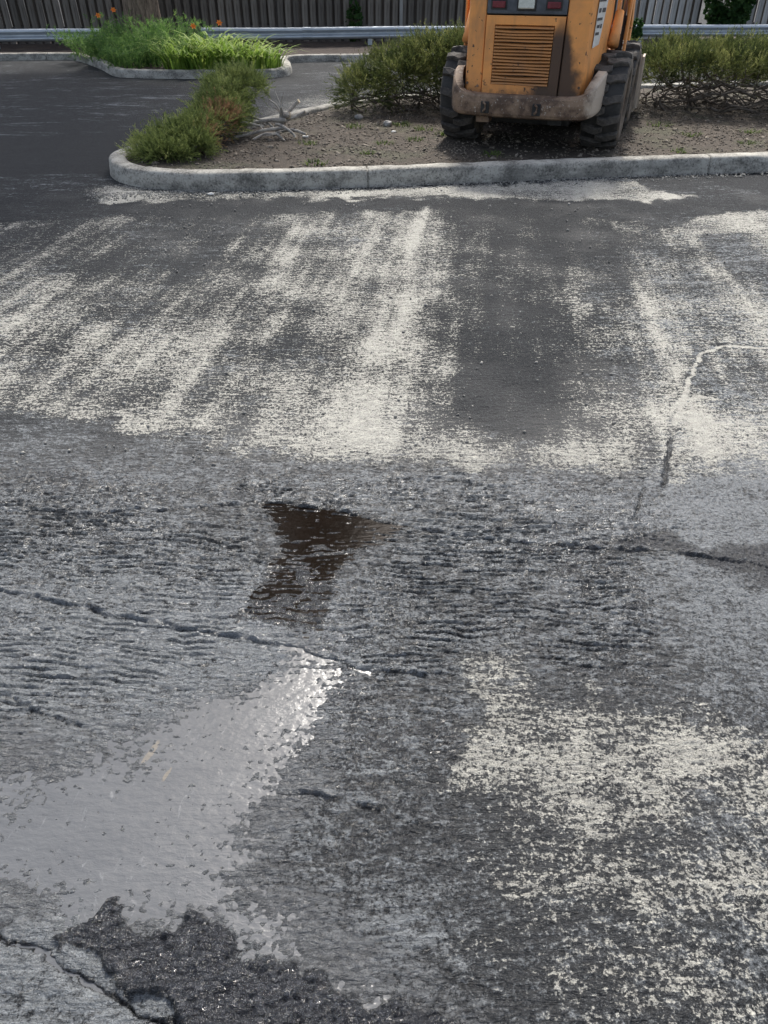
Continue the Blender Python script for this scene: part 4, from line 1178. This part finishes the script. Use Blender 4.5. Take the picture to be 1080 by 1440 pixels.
# side panels, towers, arms (both flanks)
for s in (-1, 1):
    fs_ = sk(MB().prism([(-.06, .46), (.30, .50), (.75, .64), (.75, .74), (.20, .74), (.0, 1.28), (-.06, 1.28)], 'x', s * .575, s * .605), 'side_panel', M['paint'], bevel=.006)
    sk(MB().prism([(.16, .60), (.30, .60), (.34, 1.05), (.26, 1.62), (.10, 1.62), (.10, 1.05)], 'x', s * .625, s * .645), 'arm_tower', M['paint'], bevel=.006)
    sk(MB().prism([(.18, .60), (.28, .60), (.28, 1.60), (.16, 1.60)], 'x', s * .725, s * .745), 'arm_tower', M['paint'], bevel=.006)
    sk(MB().tube([(s * .655, -.04, .80), (s * .655, .03, .88), (s * .655, .13, 1.03)], [.050, .046, .038], 12), 'arm_link', M['paint'], smooth=True)
    sk(MB().tube([(s * .685, .22, .56), (s * .685, .24, 1.0)], .030, 12), 'lift_cylinder', M['dark'], smooth=True)
    sk(MB().tube([(s * .685, .24, 1.0), (s * .685, .25, 1.45)], .017, 10), 'cylinder_rod', M['chrome'], smooth=True)
    arm = MB().prism([(.05, 1.50), (.05, 1.66), (.95, 1.60), (1.62, .90), (1.66, .52), (1.52, .52), (1.46, .86), (.88, 1.46)], 'x', s * .62, s * .68)
    sk(arm, 'lift_arm', M['paint'], bevel=.01)
# cab
for (cx, cy) in ((-.46, .28), (.46, .28), (-.46, 1.25), (.46, 1.25)):
    sk(MB().box(cx - .03, cx + .03, cy - .03, cy + .03, .62, 2.02), 'cab_post', M['dark'], bevel=.008)
sk(MB().box(-.50, .50, .22, 1.32, 2.025, 2.09), 'cab_roof', M['dark'], bevel=.02)
sk(MB().box(-.425, .425, .27, .285, 1.43, 2.02), 'rear_window', M['glass'])
for s in (-1, 1):
    sk(MB().box(s * .46 - .006, s * .46 + .006, .312, 1.218, 1.0, 2.02), 'side_screen', M['glass'])
sk(MB().box(-.43, .43, .30, 1.20, .63, .98), 'cab_floor', M['dark'])
# decal on the right flank, facing outwards
dec = sk(MB().add([(.5275, -.395, 1.23), (.5225, -.415, .80), (.5575, -.275, .82), (.5800, -.185, 1.23)], [(0, 1, 2, 3)]), 'decal', M['decal'])
for (zz, o0, o1, tk) in ((1.13, .02, .75, .022), (1.06, .1, .35, .03), (1.06, .5, .9, .03), (1.00, .05, .7, .02), (.95, .15, .5, .022), (.95, .6, .8, .03), (.90, .1, .6, .02)):
    pq = []
    for z_ in (zz - tk / 2, zz + tk / 2):
        q = (z_ - .81) / .42
        A_ = Vector((.5225 + .005 * q, -.415 + .02 * q, z_)); B_ = Vector((.5575 + .0225 * q, -.275 + .09 * q, z_))
        pq += [A_.lerp(B_, o0) + Vector((.003, -.001, 0)), A_.lerp(B_, o1) + Vector((.003, -.001, 0))]
    sk(MB().add(pq, [(0, 1, 3, 2)]), 'decal_mark', M['ink'], dec)
# wheels -----------------------------------------------------------------
TR, TW = .352, .30                          # carcass radius, width
def tyre_mesh():
    prof = [(-.125, .215), (-.140, .25), (-.142, .30), (-.130, .335), (-.108, .350), (0, .356), (.108, .350), (.130, .335), (.142, .30), (.140, .25), (.125, .215)]
    n = 40; vs = []; fs = []; m = len(prof)
    for k in range(n):
        a = 2 * math.pi * k / n
        for (x, rr) in prof: vs.append((x, rr * math.cos(a), rr * math.sin(a)))
    for k in range(n):
        for e in range(m - 1):
            fs.append((k * m + e, k * m + e + 1, ((k + 1) % n) * m + e + 1, ((k + 1) % n) * m + e))
        fs.append((k * m + m - 1, k * m, ((k + 1) % n) * m, ((k + 1) % n) * m + m - 1))
    return vs, fs
def lug_mesh(side):
    """chunky slanted block: lateral x, angle a"""
    outline = [(-.024, -.045), (.026, -.098), (.068, -.060), (.131, -.030), (.134, .090), (.080, .075), (.033, .040), (-.024, .064)]
    b = MB(); n = len(outline)
    top, bot = [], []
    for (x, a) in outline:
        a *= 1.45
        drop = .012 if x > .125 else 0
        xt = x - .006 if x > .125 else x
        aa = a * .90
        top.append((side * xt, (.388 - drop) * math.sin(aa), (.388 - drop) * math.cos(aa)))
        rb = .335 if x > .125 else .346
        bot.append((side * (x + (.004 if x > .125 else 0)), rb * math.sin(a), rb * math.cos(a)))
    b.add(top + bot, [tuple(range(n))] + [(i, i + n, (i + 1) % n + n, (i + 1) % n) for i in range(n)])
    me = bpy.data.meshes.new('lug'); me.from_pydata(b.v, [], b.f)
    bm = bmesh.new(); bm.from_mesh(me); bmesh.ops.recalc_face_normals(bm, faces=bm.faces)
    tf = [e for e in bm.edges if all(v.index < n for v in e.verts)]
    bmesh.ops.bevel(bm, geom=tf, offset=.007, segments=1, affect='EDGES')
    bm.to_mesh(me); bm.free(); me.materials.append(M['tyre'])
    return me
lug_r, lug_l = lug_mesh(1), lug_mesh(-1)
tv, tf_ = tyre_mesh()
NL = 14
for (wx, wy) in ((-.645, 0), (.675, 0), (-.645, 1.02), (.675, 1.02)):
    zc = .372
    wheel = bpy.data.meshes.new('tyre'); wheel.from_pydata(tv, [], tf_); wheel.update()
    for p_ in wheel.polygons: p_.use_smooth = True
    w_o = link('tyre', wheel, M['tyre_side'], SK)
    wheel.materials.append(M['dark'])
    for p_ in wheel.polygons: p_.material_index = 1 if abs(p_.center.x) < .12 and p_.center.yz.length > .3 else 0
    w_o.location = (wx, wy, zc)
    w_o.scale = (1.22, 1, 1)
    ph0 = rs.uniform(0, .4)
    for i in range(NL):
        for me, off in ((lug_r, 0), (lug_l, .5)):
            lo = link('lug', me, None, w_o)
            lo.rotation_euler = (ph0 + (i + off) * 2 * math.pi / NL, 0, 0)
    s = 1 if wx > 0 else -1
    rim = MB()
    pr = [(-.12, .213), (.09, .213), (.105, .222), (.122, .212), (.10, .19), (.03, .17), (.02, .08), (.05, .06), (.05, .001)]
    n = 28; vs = []; fs = []; m = len(pr)
    for k in range(n):
        a = 2 * math.pi * k / n
        vs += [(s * x, rr * math.cos(a), rr * math.sin(a)) for x, rr in pr]
    for k in range(n):
        for e in range(m - 1): fs.append((k * m + e, k * m + e + 1, ((k + 1) % n) * m + e + 1, ((k + 1) % n) * m + e))
    sk(rim.add(vs, fs), 'rim', M['bumper'], w_o, smooth=True)
    sk(MB().tube([(wx - s * .02, wy, zc), (s * .40, wy, zc)], .075, 12), 'axle', M['dark'])
# bucket at the front
bk = MB().prism([(1.60, .06), (2.25, .02), (2.28, .05), (1.75, .12), (1.66, .30), (1.72, .58), (1.62, .60), (1.56, .30)], 'x', -.84, .84)
bko = sk(bk, 'bucket', M['bumper'], bevel=.004)
for s in (-1, 1):
    sk(MB().prism([(1.58, .10), (2.26, .03), (1.95, .34), (1.70, .60), (1.60, .58)], 'x', s * .842, s * .862), 'bucket_side', M['bumper'], bko)
tag(SK, 'dirty orange skid steer loader parked on the island, rear louvred door facing out', 'loader')
